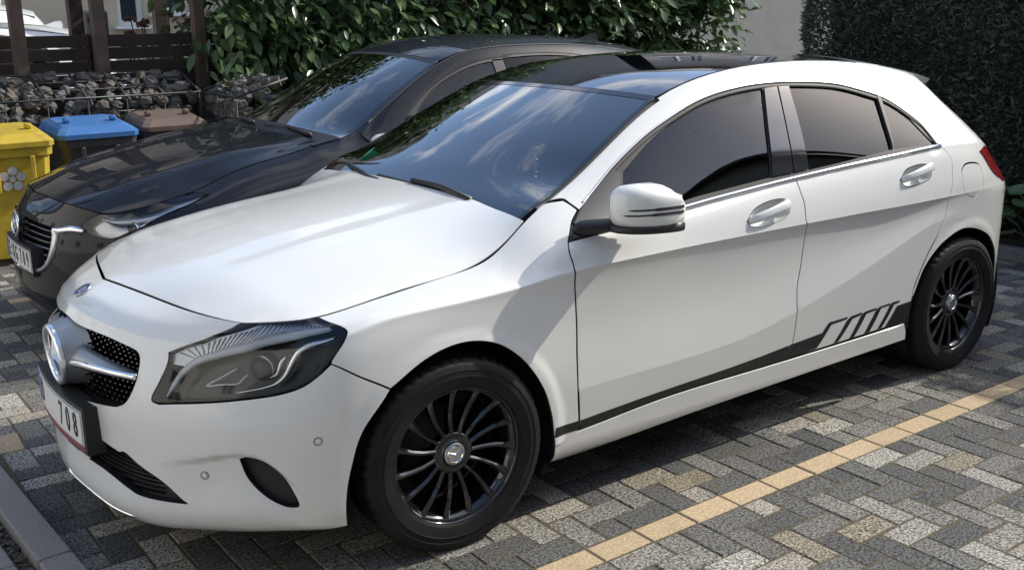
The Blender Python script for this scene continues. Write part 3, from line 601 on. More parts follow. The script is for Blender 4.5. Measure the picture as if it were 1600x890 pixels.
OUT3 = {
 'wiper_blade_left': [(-0.375, -0.249, 0.984), (-0.372, -0.002, 0.983), (-0.364, 0.231, 0.977), (-0.361, 0.381, 0.973)],
 'wiper_arm_left': [(-0.382, 0.004, 0.99), (-0.382, 0.203, 0.99), (-0.36, 0.418, 0.972)],
 'wiper_blade_right': [(-0.404, -0.551, 0.998), (-0.366, -0.363, 0.977), (-0.347, -0.2, 0.966)],
 'wiper_arm_right': [(-0.38, -0.431, 0.985), (-0.353, -0.288, 0.969), (-0.342, -0.128, 0.963)],
 'sticker': [(-0.483, -0.534, 1.038)],
 'camera_box': [(-0.806, -0.092, 1.233), (-0.9, -0.069, 1.279), (-0.986, 0.11, 1.319), (-0.855, 0.196, 1.254), (-0.807, 0.119, 1.233)],
 'hanger': [(-0.775, 0.221, 1.214), (-0.641, 0.394, 1.131)],
 'dark_edge': [(-0.385, -0.703, 0.982), (-0.421, -0.707, 1.003), (-0.697, -0.65, 1.125), (-0.942, -0.602, 1.251), (-1.023, -0.35, 1.323)],
}
BOUT = {
 'b_lamp': [[(0.1826, 0.8875), (0.201, 0.9458), (0.2351, 0.9944)], [(0.2351, 0.9944), (0.3101, 1.0), (0.4307, 1.0), (0.5266, 0.9933), (0.5608, 0.9644)], [(0.5608, 0.9644), (0.5097, 0.9504), (0.4178, 0.9185), (0.3531, 0.8229), (0.3044, 0.7295), (0.2673, 0.734), (0.2218, 0.7877), (0.1826, 0.8875)]],
 'b_grille': [[(-0.04, 0.805), (0.0, 0.805), (0.0276, 0.7921), (0.0841, 0.7859)], [(0.0841, 0.7859), (0.103, 0.6894), (0.1025, 0.5301), (0.0866, 0.4006), (0.0667, 0.3288)], [(0.0667, 0.3288), (0.0407, 0.2884), (0.018, 0.2688), (0.0, 0.33), (-0.04, 0.33)], [(-0.04, 0.33), (-0.04, 0.805)]],
 'b_wing': [[(0.0885, 0.7643), (0.1108, 0.7725), (0.1517, 0.815), (0.2057, 0.8077)]],
 'b_wing2': [[(0.2079, 0.7821), (0.1605, 0.7265), (0.1375, 0.6395), (0.1239, 0.5112), (0.1043, 0.3973), (0.0757, 0.3069), (0.0487, 0.2697), (0.0215, 0.2525)]],
 'b_fglass': [[(0.204, 0.8217), (0.2622, 0.8561), (0.3321, 0.8749), (0.3968, 0.8798)], [(0.3969, 0.8842), (0.3927, 0.8248)]],
 'b_hoodseam': [[(0.5255, 0.9982), (0.6331, 1.0), (0.7254, 1.0), (0.8234, 0.9853), (0.9045, 1.0)]],
 'b_seamf': [[(0.0016, 1.0), (0.0865, 0.9996), (0.2351, 0.9947)]],
}
# ------------------------------------------------------------------ vehicle parts
M_WHITE = mat('white_paint', (.71, .715, .695), .30, coat=1.0, coat_rough=.02)
M_BLACKPAINT = mat('black_paint', (.005, .006, .009), .5, coat=.8, coat_rough=.012, spec=.1)
M_BLACKPAINT.node_tree.nodes['Principled BSDF'].inputs['Coat IOR'].default_value = 1.37
M_ROOFGLASS = mat('black_glass_roof', (.006, .007, .009), .06, coat=1.0, coat_rough=.01)
M_PIANO = mat('piano_black', (.008, .008, .010), .08, coat=.6)
M_PLASTIC = mat('black_plastic', (.016, .016, .018), .45, bump=(900, .12, .001))
M_RUBBER = mat('rubber', (.013, .013, .014), .62)
M_TYRE = mat('tyre_rubber', (.0075, .0075, .008), .58, spec=.3, noise=(14, (.016, .0155, .015), 4, .4, .85), bump=(500, .15, .001))
M_RIM = mat('black_alloy', (.006, .006, .007), .12, coat=.8)
M_DARK = mat('dark_void', (.008, .008, .008), .9, spec=.1)
M_CHROME = mat('chrome', (.82, .83, .84), .06, metal=1)
M_SATIN = mat('satin_silver', (.55, .56, .57), .30, metal=1)
M_STEEL = mat('brake_steel', (.055, .055, .055), .5, metal=1)
M_DECAL = mat('black_decal', (.010, .010, .011), .35)
M_PLATE = mat('plate_white', (.72, .72, .70), .35)
M_BLUE = mat('plate_blue', (.02, .07, .35), .35)
M_INK = mat('plate_ink', (.012, .012, .014), .4)
M_TRIM = mat('interior_trim', (.022, .023, .026), .6, noise=(30, (.032, .032, .034), 3, .4, .7))
M_SEAT = mat('seat_cloth', (.028, .028, .030), .8)
M_LINING = mat('pale_lining', (.30, .31, .31), .8)
M_SCREEN = glass('screen_glass', (.66, .73, .72), boost=2.9)
M_SIDEGLASS = glass('door_glass', (.60, .67, .64), boost=1.25)
M_PRIVACY = glass('privacy_glass', (.10, .10, .11), ior=1.42, boost=1.0)
M_LENS = glass('lamp_lens', (.93, .95, .96), boost=1.1)
M_LAMPDARK = mat('lamp_housing', (.030, .031, .034), .28, metal=.3)
M_LAMPGREY = mat('lamp_reflector', (.58, .60, .64), .32, metal=.6)
M_RED = mat('tail_red', (.17, .008, .012), .06, coat=1, noise=(60, (.26, .02, .02), 2, .4, .6))
M_TAN = mat('tan_residue', (.62, .55, .44), .5)

def seg(name): return path2(OUT[name], 5)
def walls(S, outer, d0, d1, mirror=False, gap=.002):
    L = np.array([S.Lu, S.Lv]); q = dedupe(inset(np.asarray(outer) * L, gap)) / L; q = np.clip(q, 0, 1)
    P = S.ev(q); N = S.nrm(q); n = len(q)
    V = np.vstack([P + N * d0, P + N * d1]); F = [(i, (i + 1) % n, n + (i + 1) % n, n + i) for i in range(n)]
    if mirror: V = V * [1, -1, 1]
    return mesh_from(V, F, True)
def ribbon(S, uv, w, off=0.0, h=.004, mirror=False, n=5):
    """half-round strip of width w lying on a surface along a uv path"""
    q = spline2(uv, n) if len(uv) > 2 else spline2(uv, 8)
    P = S.ev(q); N = S.nrm(q); m = len(P)
    T = np.gradient(P, axis=0); T /= np.linalg.norm(T, axis=1)[:, None]; B = np.cross(N, T)
    W = np.interp(np.linspace(0, 1, m), np.linspace(0, 1, len(w)), w) if isinstance(w, (list, tuple)) else np.full(m, w)
    V = []
    for a, c in ((-1, -.6), (-.85, .45), (-.5, .85), (0, 1), (.5, .85), (.85, .45), (1, -.6)):
        V.append(P + B * (a * W / 2)[:, None] + N * (off + c * h))
    k = len(V); V = np.stack(V, 1).reshape(-1, 3); F = []
    for i in range(m - 1):
        for j in range(k - 1): F.append((i * k + j, i * k + j + 1, (i + 1) * k + j + 1, (i + 1) * k + j))
    F += [tuple(range(k)), tuple(range((m - 1) * k + k - 1, (m - 1) * k - 1, -1))]
    if mirror: V = V * [1, -1, 1]; F = [tuple(reversed(f)) for f in F]
    return mesh_from(V, F, True)
def bowl(S, outer, depth, mirror=False):
    """recess dished below a panel hole"""
    q = dedupe(np.asarray(outer)); c = q.mean(0); V = []; n = len(q)
    R = (1.0, .97, .9, .78, .6, .35, .05); D = (0, .25, .55, .8, .95, 1., 1.)
    for r, d in zip(R, D):
        uv = c + (q - c) * r; V.append(S.ev(uv) - S.nrm(uv) * depth * d)
    V = np.vstack(V); F = []
    for i in range(len(R) - 1):
        for k in range(n): F.append((i * n + k, i * n + (k + 1) % n, (i + 1) * n + (k + 1) % n, (i + 1) * n + k))
    F.append(tuple(range((len(R) - 1) * n, len(R) * n)))
    if mirror: V = V * [1, -1, 1]
    return mesh_from(V, F, True)
def loft(rings, name, m, parent, closed=True, cap=True, mirror=False, smooth=True):
    n = len(rings[0]); V = [tuple(v) for r in rings for v in r]; F = []
    for i in range(len(rings) - 1):
        for k in range(n if closed else n - 1): F.append((i * n + k, i * n + (k + 1) % n, (i + 1) * n + (k + 1) % n, (i + 1) * n + k))
    if cap: F += [tuple(range(n - 1, -1, -1)), tuple(range((len(rings) - 1) * n, len(rings) * n))]
    if mirror: V = [(x, -y, z) for x, y, z in V]; F = [tuple(reversed(f)) for f in F]
    return link(name, mesh_from(V, F, smooth), parent, m)
def letters(txt, size, M, name, m, parent, depth=.0008, sx=.62, sp=1.0):
    cu = bpy.data.curves.new('t', 'FONT'); cu.body = txt; cu.size = size; cu.extrude = depth; cu.align_x = 'CENTER'; cu.align_y = 'CENTER'; cu.space_character = sp; cu.resolution_u = 3; cu.offset = size * .016
    o = bpy.data.objects.new('t', cu); COL.objects.link(o); bpy.context.view_layer.update()
    me = bpy.data.meshes.new_from_object(o.evaluated_get(bpy.context.evaluated_depsgraph_get())); bpy.data.objects.remove(o)
    me.transform(M @ Matrix.Diagonal((sx, 1, 1, 1))); return link(name, me, parent, m)

# ---- wheel -------------------------------------------------------------------------------------
def tyre_mesh():
    prof = [(.212, .083), (.2185, .0905), (.2205, .0925), (.2235, .0925), (.2245, .0955), (.240, .0995), (.256, .1020), (.2565, .1032), (.2590, .1032), (.2595, .1020), (.275, .1005), (.2755, .1018), (.2775, .1018), (.278, .1002), (.290, .0965), (.300, .0915), (.3075, .0845), (.3128, .0735),
            (.3148, .062), (.3152, .050), (.3085, .048), (.3085, .042), (.3158, .040), (.3162, .024), (.3090, .022), (.3090, .015), (.3163, .013), (.3163, 0)]
    prof = prof + [(r, -a) for r, a in reversed(prof[:-1])]
    n = 216; V = []; F = []
    for i, (r, a) in enumerate(prof):
        for k in range(n):
            w = 2 * math.pi * k / n; rr = r
            if r > .300 and k % 4 == 0: rr = r - .0065 * min(1, (r - .298) / .010)
            elif r > .3120 and k % 2 == 0: rr = r - .0015
            if .2597 < r < .2745 and abs(a) > .09 and a > 0 and (k // 3) % 24 < 9 and (k * 7919) % 5 < 3: a2 = a + .0012
            else: a2 = a
            V.append((rr * math.cos(w), rr * math.sin(w), a2))
    for i in range(len(prof) - 1):
        for k in range(n): F.append((i * n + k, i * n + (k + 1) % n, (i + 1) * n + (k + 1) % n, (i + 1) * n + k))
    me = mesh_from(V, F, True); me.set_sharp_from_angle(angle=math.radians(38)); return me
def star_prism(R, r_in, h, M, mb, lift=.0):
    """three-pointed star with ridged arms"""
    pts = []
    for k in range(6):
        a = math.pi / 2 + k * math.pi / 3; q = R if k % 2 == 0 else r_in
        pts.append(Vector((q * math.cos(a), q * math.sin(a), 0)))
    top = Vector((0, 0, h)); V = [M @ p for p in pts] + [M @ top]
    mb.add(V, [(k, (k + 1) % 6, 6) for k in range(6)])
TYRE = tyre_mesh(); TYRE.materials.append(M_TYRE)
def rim_parts():
    b = MB(); b.lathe([(.205, -.085), (.190, -.06), (.183, 0), (.190, .05), (.200, .072), (.2085, .080), (.2165, .084), (.2188, .0885), (.2178, .0912), (.2150, .0905), (.2120, .084), (.2085, .074), (.2065, .060)], 72)
    b.lathe([(.070, .030), (.070, .052), (.066, .060), (.052, .064), (.040, .062), (.038, .052)], 40)
    me = bpy.data.meshes.new('rim'); me.from_pydata(b.V, [], b.F); me.polygons.foreach_set('use_smooth', b.S); me.materials.append(M_RIM)
    # one spoke along +X, ridge on its outer face, slightly curved
    st = [(.050, .0105, .060, .028), (.075, .0082, .0625, .030), (.11, .0084, .066, .034), (.15, .0096, .070, .040), (.190, .0118, .076, .050), (.2130, .0150, .082, .060)]
    V = []; F = []
    for i, (r, w, zo, zi) in enumerate(st):
        s = .010 * math.sin((r - .05) / .163 * math.pi)
        for y, z in ((-w, zi), (-w * .92, zo - .005), (-w * .35, zo), (w * .35, zo), (w * .92, zo - .005), (w, zi)): V.append((r, y + s, z))
    for i in range(len(st) - 1):
        for j in range(5): F.append((i * 6 + j, (i + 1) * 6 + j, (i + 1) * 6 + j + 1, i * 6 + j + 1))
    sp = mesh_from(V, F, True); sp.set_sharp_from_angle(angle=math.radians(30)); sp.materials.append(M_RIM)
    d = MB(); d.lathe([(.145, -.035), (.147, -.024), (.145, -.013), (.08, -.012), (.075, .012), (.06, .02), (.0, .02)], 48)
    d.lathe([(.19, -.07), (.10, -.06), (.02, -.06)], 36)
    disc = bpy.data.meshes.new('disc'); disc.from_pydata(d.V, [], d.F); disc.polygons.foreach_set('use_smooth', d.S); disc.materials.append(M_STEEL)
    h = MB(); h.lathe([(.036, .050), (.0365, .066), (.034, .069), (.030, .0695)], 40); h.lathe([(.030, .0693), (.028, .0705), (.026, .0695), (.0, .0695)], 40)
    cap = bpy.data.meshes.new('cap'); cap.from_pydata(h.V, [], h.F); cap.polygons.foreach_set('use_smooth', h.S); cap.materials.append(M_SATIN)
    c2 = MB(); star_prism(.0255, .0045, .0045, Matrix.Translation((0, 0, .0697)), c2); c2.lathe([(.0245, .0697), (.0265, .0725), (.0285, .0697)], 36)
    star = bpy.data.meshes.new('star'); star.from_pydata(c2.V, [], c2.F); star.materials.append(M_CHROME)
    bl = MB(); bl.lathe([(.008, .03), (.008, .058), (.006, .06), (.0, .06)], 6, smooth=False)
    bolt = bpy.data.meshes.new('bolt'); bolt.from_pydata(bl.V, [], bl.F); bolt.materials.append(M_STEEL)
    return me, sp, disc, cap, star, bolt
RIMS = rim_parts()
def wheel(parent, x, y, steer=0, spin=0, z=.308, spokes=15, star=True, scale=1.0):
    side = 1 if y > 0 else -1
    w = empty('wheel', (x, y, z), parent=parent)
    w.rotation_euler = Matrix.Rotation(steer, 3, 'Z').to_euler()
    w.scale = (scale,) * 3
    base = Matrix.Rotation(math.radians(-90 * side), 4, 'X')
    def sub(name, me, M=Matrix()):
        o = link(name, me, w); o.matrix_local = base @ M; return o
    sub('tyre', TYRE); sub('rim', RIMS[0]); sub('brake_disc', RIMS[2]); sub('hub_cap', RIMS[3])
    if star: sub('hub_star', RIMS[4], Matrix.Rotation(spin, 4, 'Z'))
    for k in range(spokes): sub('spoke', RIMS[1], Matrix.Rotation(2 * math.pi * k / spokes + spin, 4, 'Z'))
    for k in range(5): sub('bolt', RIMS[5], Matrix.Rotation(2 * math.pi * k / 5 + spin + .3, 4, 'Z') @ Matrix.Translation((.054, 0, 0)))
    return w
def wheel_well(parent, x, side, mat_=None, r=.365, y0=.50, y1=.845, z=.308):
    V = []; F = []; n = 28
    for k in range(n + 1):
        a = math.radians(-28 + 236 * k / n)
        for y in (y0, y1): V.append((x + r * math.cos(a), side * y, z + r * math.sin(a)))
    for k in range(n): F.append((2 * k, 2 * k + 1, 2 * k + 3, 2 * k + 2))
    V += [(x, side * y0, z)]; c = len(V) - 1
    for k in range(n): F.append((2 * k, 2 * k + 2, c))
    return link('wheel_liner', mesh_from(V, F, True), parent, mat_ or M_PLASTIC)
def seat(parent, x, y, m=M_SEAT):
    s = empty('seat', (x, y, 0), parent=parent)
    b = MB(); b.box((0, 0, .46), (.50, .50, .20), None, .06); b.build('cushion', m, s)
    b = MB(); b.box((-.30, 0, .80), (.16, .48, .58), Matrix.Rotation(math.radians(-16), 4, 'Y'), .06); b.build('backrest', m, s)
    b = MB(); b.box((-.415, 0, 1.14), (.10, .27, .17), Matrix.Rotation(math.radians(-10), 4, 'Y'), .04)
    for q in (-.06, .06): b.tube([(-.39, q, 1.0), (-.41, q, 1.10)], .007)
    b.build('headrest', m, s)
    return s
def steering(parent, x, y, z):
    b = MB(); M = Matrix.Translation((x, y, z)) @ Matrix.Rotation(math.radians(-65), 4, 'Y')
    b.tube([M @ Vector((.18 * math.cos(a), .18 * math.sin(a), 0)) for a in np.linspace(0, 2 * math.pi, 36, endpoint=False)], .015, 8, closed=True)
    for a in (0, 2.4, -2.4): b.tube([M @ Vector((0, 0, -.01)), M @ Vector((-.17 * math.cos(a), .17 * math.sin(a), 0))], .018, 6)
    b.box((x, y, z), (.12, .13, .05), Matrix.Rotation(math.radians(-65), 4, 'Y'), .02)
    return b.build('steering_wheel', M_TRIM, parent)
def wiper(parent, S, path, name='wiper', m=None):
    """arm and blade lying on the glass; path = tip ... root in uv"""
    o = empty(name, (0, 0, 0), parent=parent)
    q = spline2(path, 8); P = S.ev(q); N = S.nrm(q); k = len(P)
    b = MB(); b.tube([P[i] + N[i] * .010 for i in range(k)], .006, 6); b.build('blade', M_RUBBER, o)
    return o, P, N

# ------------------------------------------------------------------ white hatchback
car = empty('parked_car', (0, 0, 0))
tag(car, 'white hatchback with black roof, black wheels and black side stripe, parked in front', 'car')
def panel(name, S, out, m, holes=(), gap=.0029, step=.02, off=0, flange=.014, parent=None, sides=(0, 1)):
    """left panel and its mirror twin"""
    r = []
    for s in sides:
        r.append(link(name, trim(S, out, holes, gap, step, off, flange, mirror=bool(s)), (parent[s] if isinstance(parent, (list, tuple)) else parent) or car, m))
    return r
def ribbons(name, S, uv, w, m, off=0, h=.004, parent=None, n=5):
    return [link(name, ribbon(S, uv, w, off, h, mirror=bool(s), n=n), (parent[s] if isinstance(parent, (list, tuple)) else parent) or car, m) for s in (0, 1)]

# nose and bumper: one skin, both halves
GR = seg('grille'); INT = seg('intake'); VENT = seg('vent')
bump_me = trim(SF, seg('bumper'), [GR, INT, VENT], .0018, .0085, both=True, flange=.016)
bumper = link('front_bumper', bump_me, car, M_WHITE)
_e = np.linspace(0, 1, 60)
HOUT = [(t, 0) for t in _e[:-1]] + [(1, t) for t in _e[:-1]] + [(1 - t, 1) for t in _e[:-1]] + [(0, 1 - t) for t in _e[:-1]]
def trim_half(S, outer, gap, step, off=0, flange=.016):
    """trim of a surface whose v = 0 edge lies on the centre plane, mirrored into one sheet"""
    T = Surf.__new__(Surf); T.C = S.C.transpose(1, 0, 2); T.nu, T.nv = S.nv, S.nu; T.post = S.post; T.Lu, T.Lv = S.Lv, S.Lu; T.sgn = -S.sgn
    return trim(T, [(b, a) for a, b in outer], (), gap, step, off, flange, both=True)
link('bonnet', trim_half(SH, HOUT, .0032, .018, flange=.028), car, M_WHITE)
fender = panel('fender', SF, seg('fender'), M_WHITE, step=.018)
fdoor = panel('front_door', SS, seg('front_door'), M_WHITE, [seg('handle_f')], step=.018)
rdoor = panel('rear_door', SS, seg('rear_door'), M_WHITE, [seg('handle_r')], step=.018)
side = panel('body_side', SS, seg('body_side'), M_WHITE, [seg('fuel')], step=.018)
panel('sill', SS, seg('sill'), M_WHITE, step=.02, off=.004, flange=.02)
panel('fuel_door', SS, seg('fuel'), M_WHITE, parent=side, step=.03)
# door handles: dished recess and bar
for nm, dr in (('handle_f', fdoor), ('handle_r', rdoor)):
    q = seg(nm); c = q.mean(0)
    for s in (0, 1):
        link('handle_recess', bowl(SS, q, .030, bool(s)), dr[s], M_WHITE)
        P = SS.ev(q); a = P[P[:, 0].argmax()]; b_ = P[P[:, 0].argmin()]
        n = SS.nrm(c)[0]; t = (b_ - a) / np.linalg.norm(b_ - a)
        rings = []
        for f, o_, w_, d_ in ((-.01, -.022, .010, .008), (.03, .002, .014, .010), (.15, .016, .0155, .010), (.45, .024, .0155, .0095), (.75, .026, .017, .0105), (.93, .024, .017, .011), (.99, .010, .015, .010), (1.0, -.016, .012, .008)):
            p0 = a + (b_ - a) * (.05 + .88 * f) + n * o_ + np.array([0, 0, -.003 + .012 * f]); up = np.cross(t, n); up = up if up[2] > 0 else -up
            rings.append([p0 + up * w_ * math.copysign(abs(math.cos(w)) ** .7, math.cos(w)) + n * d_ * math.copysign(abs(math.sin(w)) ** .7, math.sin(w)) for w in np.linspace(0, 2 * math.pi, 16, endpoint=False)])
        loft(rings, 'door_handle', M_WHITE, dr[s], mirror=bool(s))
# roof, screen
link('roof_panel', trim_half(SR, [(a * .70, b_) for a, b_ in HOUT], .002, .03), car, M_ROOFGLASS)
link('roof_rear', trim_half(SR, [(.70 + a * .10, b_) for a, b_ in HOUT], .002, .03, flange=.006), car, M_WHITE)
link('windscreen', trim_half(SW, HOUT, .003, .03, flange=.004), car, M_SCREEN)
bandS = [(a, 1.0) for a in (0, .2, .4, .6, .8, 1)]
L_ = SW
def band(S, name, m, u0, u1, v0, v1, off, nu=30, nv=6, parent=None): return link(name, sheet(S, (u0, u1), (v0, v1), nu, nv, off, both=True), parent or car, m)
for s in (0, 1): link('screen_border', sheet(SW, (.06, 1), (.974, .998), 30, 3, .0012, mirror=bool(s)), car, M_PIANO)
band(SW, 'screen_border', M_PIANO, .988, .999, 0, .974, .0012, 2, 24); band(SW, 'cowl_cover', M_PLASTIC, 0, .19, 0, .974, -.003, 6, 24)
ribbons('pillar_seal', SS, [(a, .994) for a in (.012, .06, .1, .15, .2)], .016, M_RUBBER, .002, .003)
# windows
panel('window_frame', SS, seg('dlo'), M_RUBBER, [seg('fglass'), seg('rglass'), seg('qglass')], off=-.004, gap=.001, flange=.01)
panel('door_window', SS, seg('fglass'), M_SIDEGLASS, off=-.010, gap=-.004, flange=0, parent=fdoor)
panel('door_window', SS, seg('rglass'), M_PRIVACY, off=-.010, gap=-.004, flange=0, parent=rdoor)
panel('quarter_window', SS, seg('qglass'), M_PRIVACY, off=-.008, gap=-.003, flange=0, parent=rdoor)
panel('pillar_cover', SS, seg('pillar_f'), M_PIANO, off=.0015, gap=.001, flange=.006, parent=fdoor)
panel('pillar_cover', SS, seg('pillar_r'), M_PIANO, off=.0015, gap=.001, flange=.006, parent=rdoor)
panel('mirror_sail', SS, seg('sail'), M_PLASTIC, off=.001, gap=.010, flange=.006, parent=fdoor)
panel('window_divider', SS, seg('divider'), M_RUBBER, off=.002, gap=.0, flange=.006, parent=rdoor)
bt = np.array(OUT['belt_top'][0]); bb = np.array(OUT['belt_bot'][0]); bmid = [tuple(((bt + np.array([bb[0], bb[1], bb[2], bb[4], bb[5]])) / 2)[i]) for i in range(5)]
ribbons('belt_trim', SS, bmid, .018, M_CHROME, .005, .006)
ribbons('window_trim', SS, OUT['dlo_top'][0][2:], .009, M_SATIN, .0, .004)
ribbons('window_seal', SS, [(u + .002, v - .008) for u, v in OUT['dlo_top'][0][1:]], .020, M_RUBBER, -.004, .004)
# stripe decals
for nm, S, par in (('stripe0', SF, fender), ('stripe1', SS, fdoor), ('stripe2', SS, rdoor), ('bar1', SS, rdoor), ('bar2', SS, rdoor), ('bar3', SS, rdoor), ('bar4', SS, rdoor), ('bar5', SS, rdoor)):
    panel('side_stripe', S, path2(OUT[nm], 4), M_DECAL, gap=0, step=.03, off=.0009, flange=0, parent=par)
# rear: hatch, glass, lamps, bumper (mostly out of sight)
link('tailgate', sheet(SS, (.80, 1), (.33, .70), 24, 14, both=True), car, M_WHITE)
link('rear_window', sheet(SS, (.775, 1), (.70, .985), 24, 12, .002, both=True), car, M_PRIVACY)
link('rear_bumper', sheet(SS, (.80, 1), (0, .33), 24, 14, both=True), car, M_WHITE)
panel('tail_light', SS, seg('tail'), M_RED, off=.004, gap=0, flange=.02, step=.02)
# roof spoiler: the white lip that overhangs the rear window
nu_, nv_ = 10, 24; UVs = [(.80 + .20 * i / nu_, abs(j) / nv_, 1 if j >= 0 else -1) for i in range(nu_ + 1) for j in range(-nv_, nv_ + 1)]
T_ = SR.ev([(a, b_) for a, b_, _ in UVs]); Nn = SR.nrm([(a, b_) for a, b_, _ in UVs]); sg_ = np.array([c for _, _, c in UVs]); T_[:, 1] *= sg_; Nn[:, 1] *= sg_
th = np.array([.052 - .030 * max(0, (a - .80) / .20) for a, _, _ in UVs]); Bt = T_ - Nn * th[:, None] + np.array([.012, 0, 0]); W_ = 2 * nv_ + 1; n_ = len(T_); F = []
for i in range(nu_):
    for j in range(W_ - 1): a = i * W_ + j; F += [(a, a + 1, a + W_ + 1, a + W_), (n_ + a, n_ + a + W_, n_ + a + W_ + 1, n_ + a + 1)]
for j in range(W_ - 1): a = nu_ * W_ + j; F.append((a, a + 1, n_ + a + 1, n_ + a))
for i in range(nu_):
    for j in (0, W_ - 1): a = i * W_ + j; F.append((a, a + W_, n_ + a + W_, n_ + a))
spm = mesh_from(np.vstack([T_, Bt]), F, True); bm_ = __import__('bmesh').new(); bm_.from_mesh(spm); __import__('bmesh').ops.recalc_face_normals(bm_, faces=bm_.faces); bm_.to_mesh(spm); bm_.free()
spm.set_sharp_from_angle(angle=math.radians(35)); link('roof_spoiler', spm, car, M_WHITE)
# grille: dark back, pin pattern, silver blade, ring and star
def uvp(S, u, v, off=0): 
    q = [[abs(u), v]]; P = S.ev(q)[0] + S.nrm(q)[0] * off
    return np.array([P[0], P[1] if u >= 0 else -P[1], P[2]])
g = empty('grille', (0, 0, 0), parent=car)
gq = np.clip(GR, [0, 0], [1, 1]); 
link('grille_back', trim(SF, GR, (), -.004, .03, -.055, 0, both=True), g, M_DARK)
for s in (0, 1): link('grille_surround', walls(SF, GR, .001, -.055, bool(s), -.001), g, M_DARK)
pins = MB(); L = np.array([SF.Lu, SF.Lv]); 
vv = np.arange(.30, .66, .0165); k = 0
for i, v in enumerate(vv):
    for j in range(0, 24):
        u = (j + .5 * (i % 2)) * .0079
        if not poly_in(np.array([[u, v]]), inset(GR * L, .004) / L)[0]: continue
        c = uvp(SF, u, v)
        if math.hypot(c[1], c[2] - .600) < .158: continue
        for sg in ((1, -1) if u > 0 else (1,)):
            c = uvp(SF, u * sg, v, -.022); n = SF.nrm([[u, v]])[0] * [1, sg, 1]; t1 = np.cross([0, 0, 1], n); t1 /= np.linalg.norm(t1); t2 = np.cross(n, t1)
            r = .0062
            ring = [c - n * .03 + (t1 * a + t2 * b) * r for a, b in ((1.25, 0), (0, .8), (-1.25, 0), (0, -.8))] + [c + (t1 * a + t2 * b) * r * .55 for a, b in ((1.25, 0), (0, .8), (-1.25, 0), (0, -.8))]
            pins.add(ring, [(4, 5, 6, 7)] + [(q, (q + 1) % 4, 4 + (q + 1) % 4, 4 + q) for q in range(4)])
po = pins.build('grille_pins', M_PIANO, g); tag(po, kind='stuff')
mat('collar_silver', (.40, .41, .42), .42, metal=.7)
bl = np.array(OUT['blade'][0]); blt = np.array(OUT['blade_top'][0])
for s in (0, 1):
    rings = []
    for f in np.linspace(0, 1, 14):
        lo = np.array([np.interp(f, np.linspace(0, 1, 5), bl[:, 0]), np.interp(f, np.linspace(0, 1, 5), bl[:, 1])]); hi = np.array([np.interp(f, np.linspace(0, 1, 4), blt[:, 0]), np.interp(f, np.linspace(0, 1, 4), blt[:, 1])])
        hi[0] = lo[0] + (hi[0] - lo[0]) * .3
        ring = []
        for a, d in ((0, -.035), (0, -.004), (.12, .004), (.4, .0), (.8, -.014), (1, -.03), (.6, -.05)):
            q = lo + (hi - lo) * a; ring.append(uvp(SF, q[0], q[1], d + .006 * (1 - f)))
        rings.append(ring)
    loft(rings, 'grille_blade', MATS['collar_silver'], g, mirror=bool(s))
    loft([[uvp(SF, *(np.array([np.interp(f, np.linspace(0, 1, 5), bl[:, 0]), np.interp(f, np.linspace(0, 1, 5), bl[:, 1])]) + [0, a]), d + .006 * (1 - f)) for a, d in ((-.006, -.012), (-.006, .002), (.004, .0065), (.016, .004), (.016, -.012))] for f in np.linspace(.0, 1, 14)], 'blade_edge', M_CHROME, g, mirror=bool(s))
SX = .915; SZ = .600
Ms = Matrix.Translation((SX, 0, SZ)) @ Matrix.Rotation(math.radians(4), 4, 'Y') @ Matrix(((0, 0, 1, 0), (1, 0, 0, 0), (0, 1, 0, 0), (0, 0, 0, 1)))
b = MB(); b.lathe([(.080, .004), (.080, .016), (.086, .0215), (.093, .0215), (.0985, .015), (.099, .004)], 56, Ms); star_prism(.086, .0105, .016, Ms @ Matrix.Translation((0, 0, .006)), b); b.build('star_emblem', mat('bright_metal', (.88, .88, .89), .18, metal=.85), car)
b = MB(); b.lathe([(.100, .003), (.101, -.012), (.112, -.045), (.125, -.075)], 48, Ms); b.build('emblem_collar', mat('collar_silver', (.40, .41, .42), .42, metal=.7), g)
b = MB(); b.lathe([(.081, .004), (.0, .004)], 48, Ms); b.build('emblem_back', M_PLASTIC, g)
# oval bonnet badge
c = SF.ev([[0, .86]])[0]; zt = np.linspace(.6, 1, 200); PP = SF.ev(np.stack([zt * 0, zt], 1)); kb = int(np.argmin(np.abs(PP[:, 2] - .789))); c = PP[kb]; n = SF.nrm([[0, zt[kb]]])[0]; n[1] = 0; n /= np.linalg.norm(n)
Mb = Matrix.Translation(Vector(c)) @ Vector((0, 0, 1)).rotation_difference(Vector(n)).to_matrix().to_4x4() 
b = MB(); b.lathe([(.030, 0), (.030, .0030), (.0265, .0040), (.0255, .0028), (.017, .0028), (.016, .0040), (.0, .0040)], 40, Mb); bo = b.build('bonnet_badge', M_SATIN, car)
b = MB(); b.lathe([(.0257, .0032), (.0168, .0032)], 40, Mb); b.build('badge_ring', mat('badge_blue', (.03, .06, .20), .3), car)
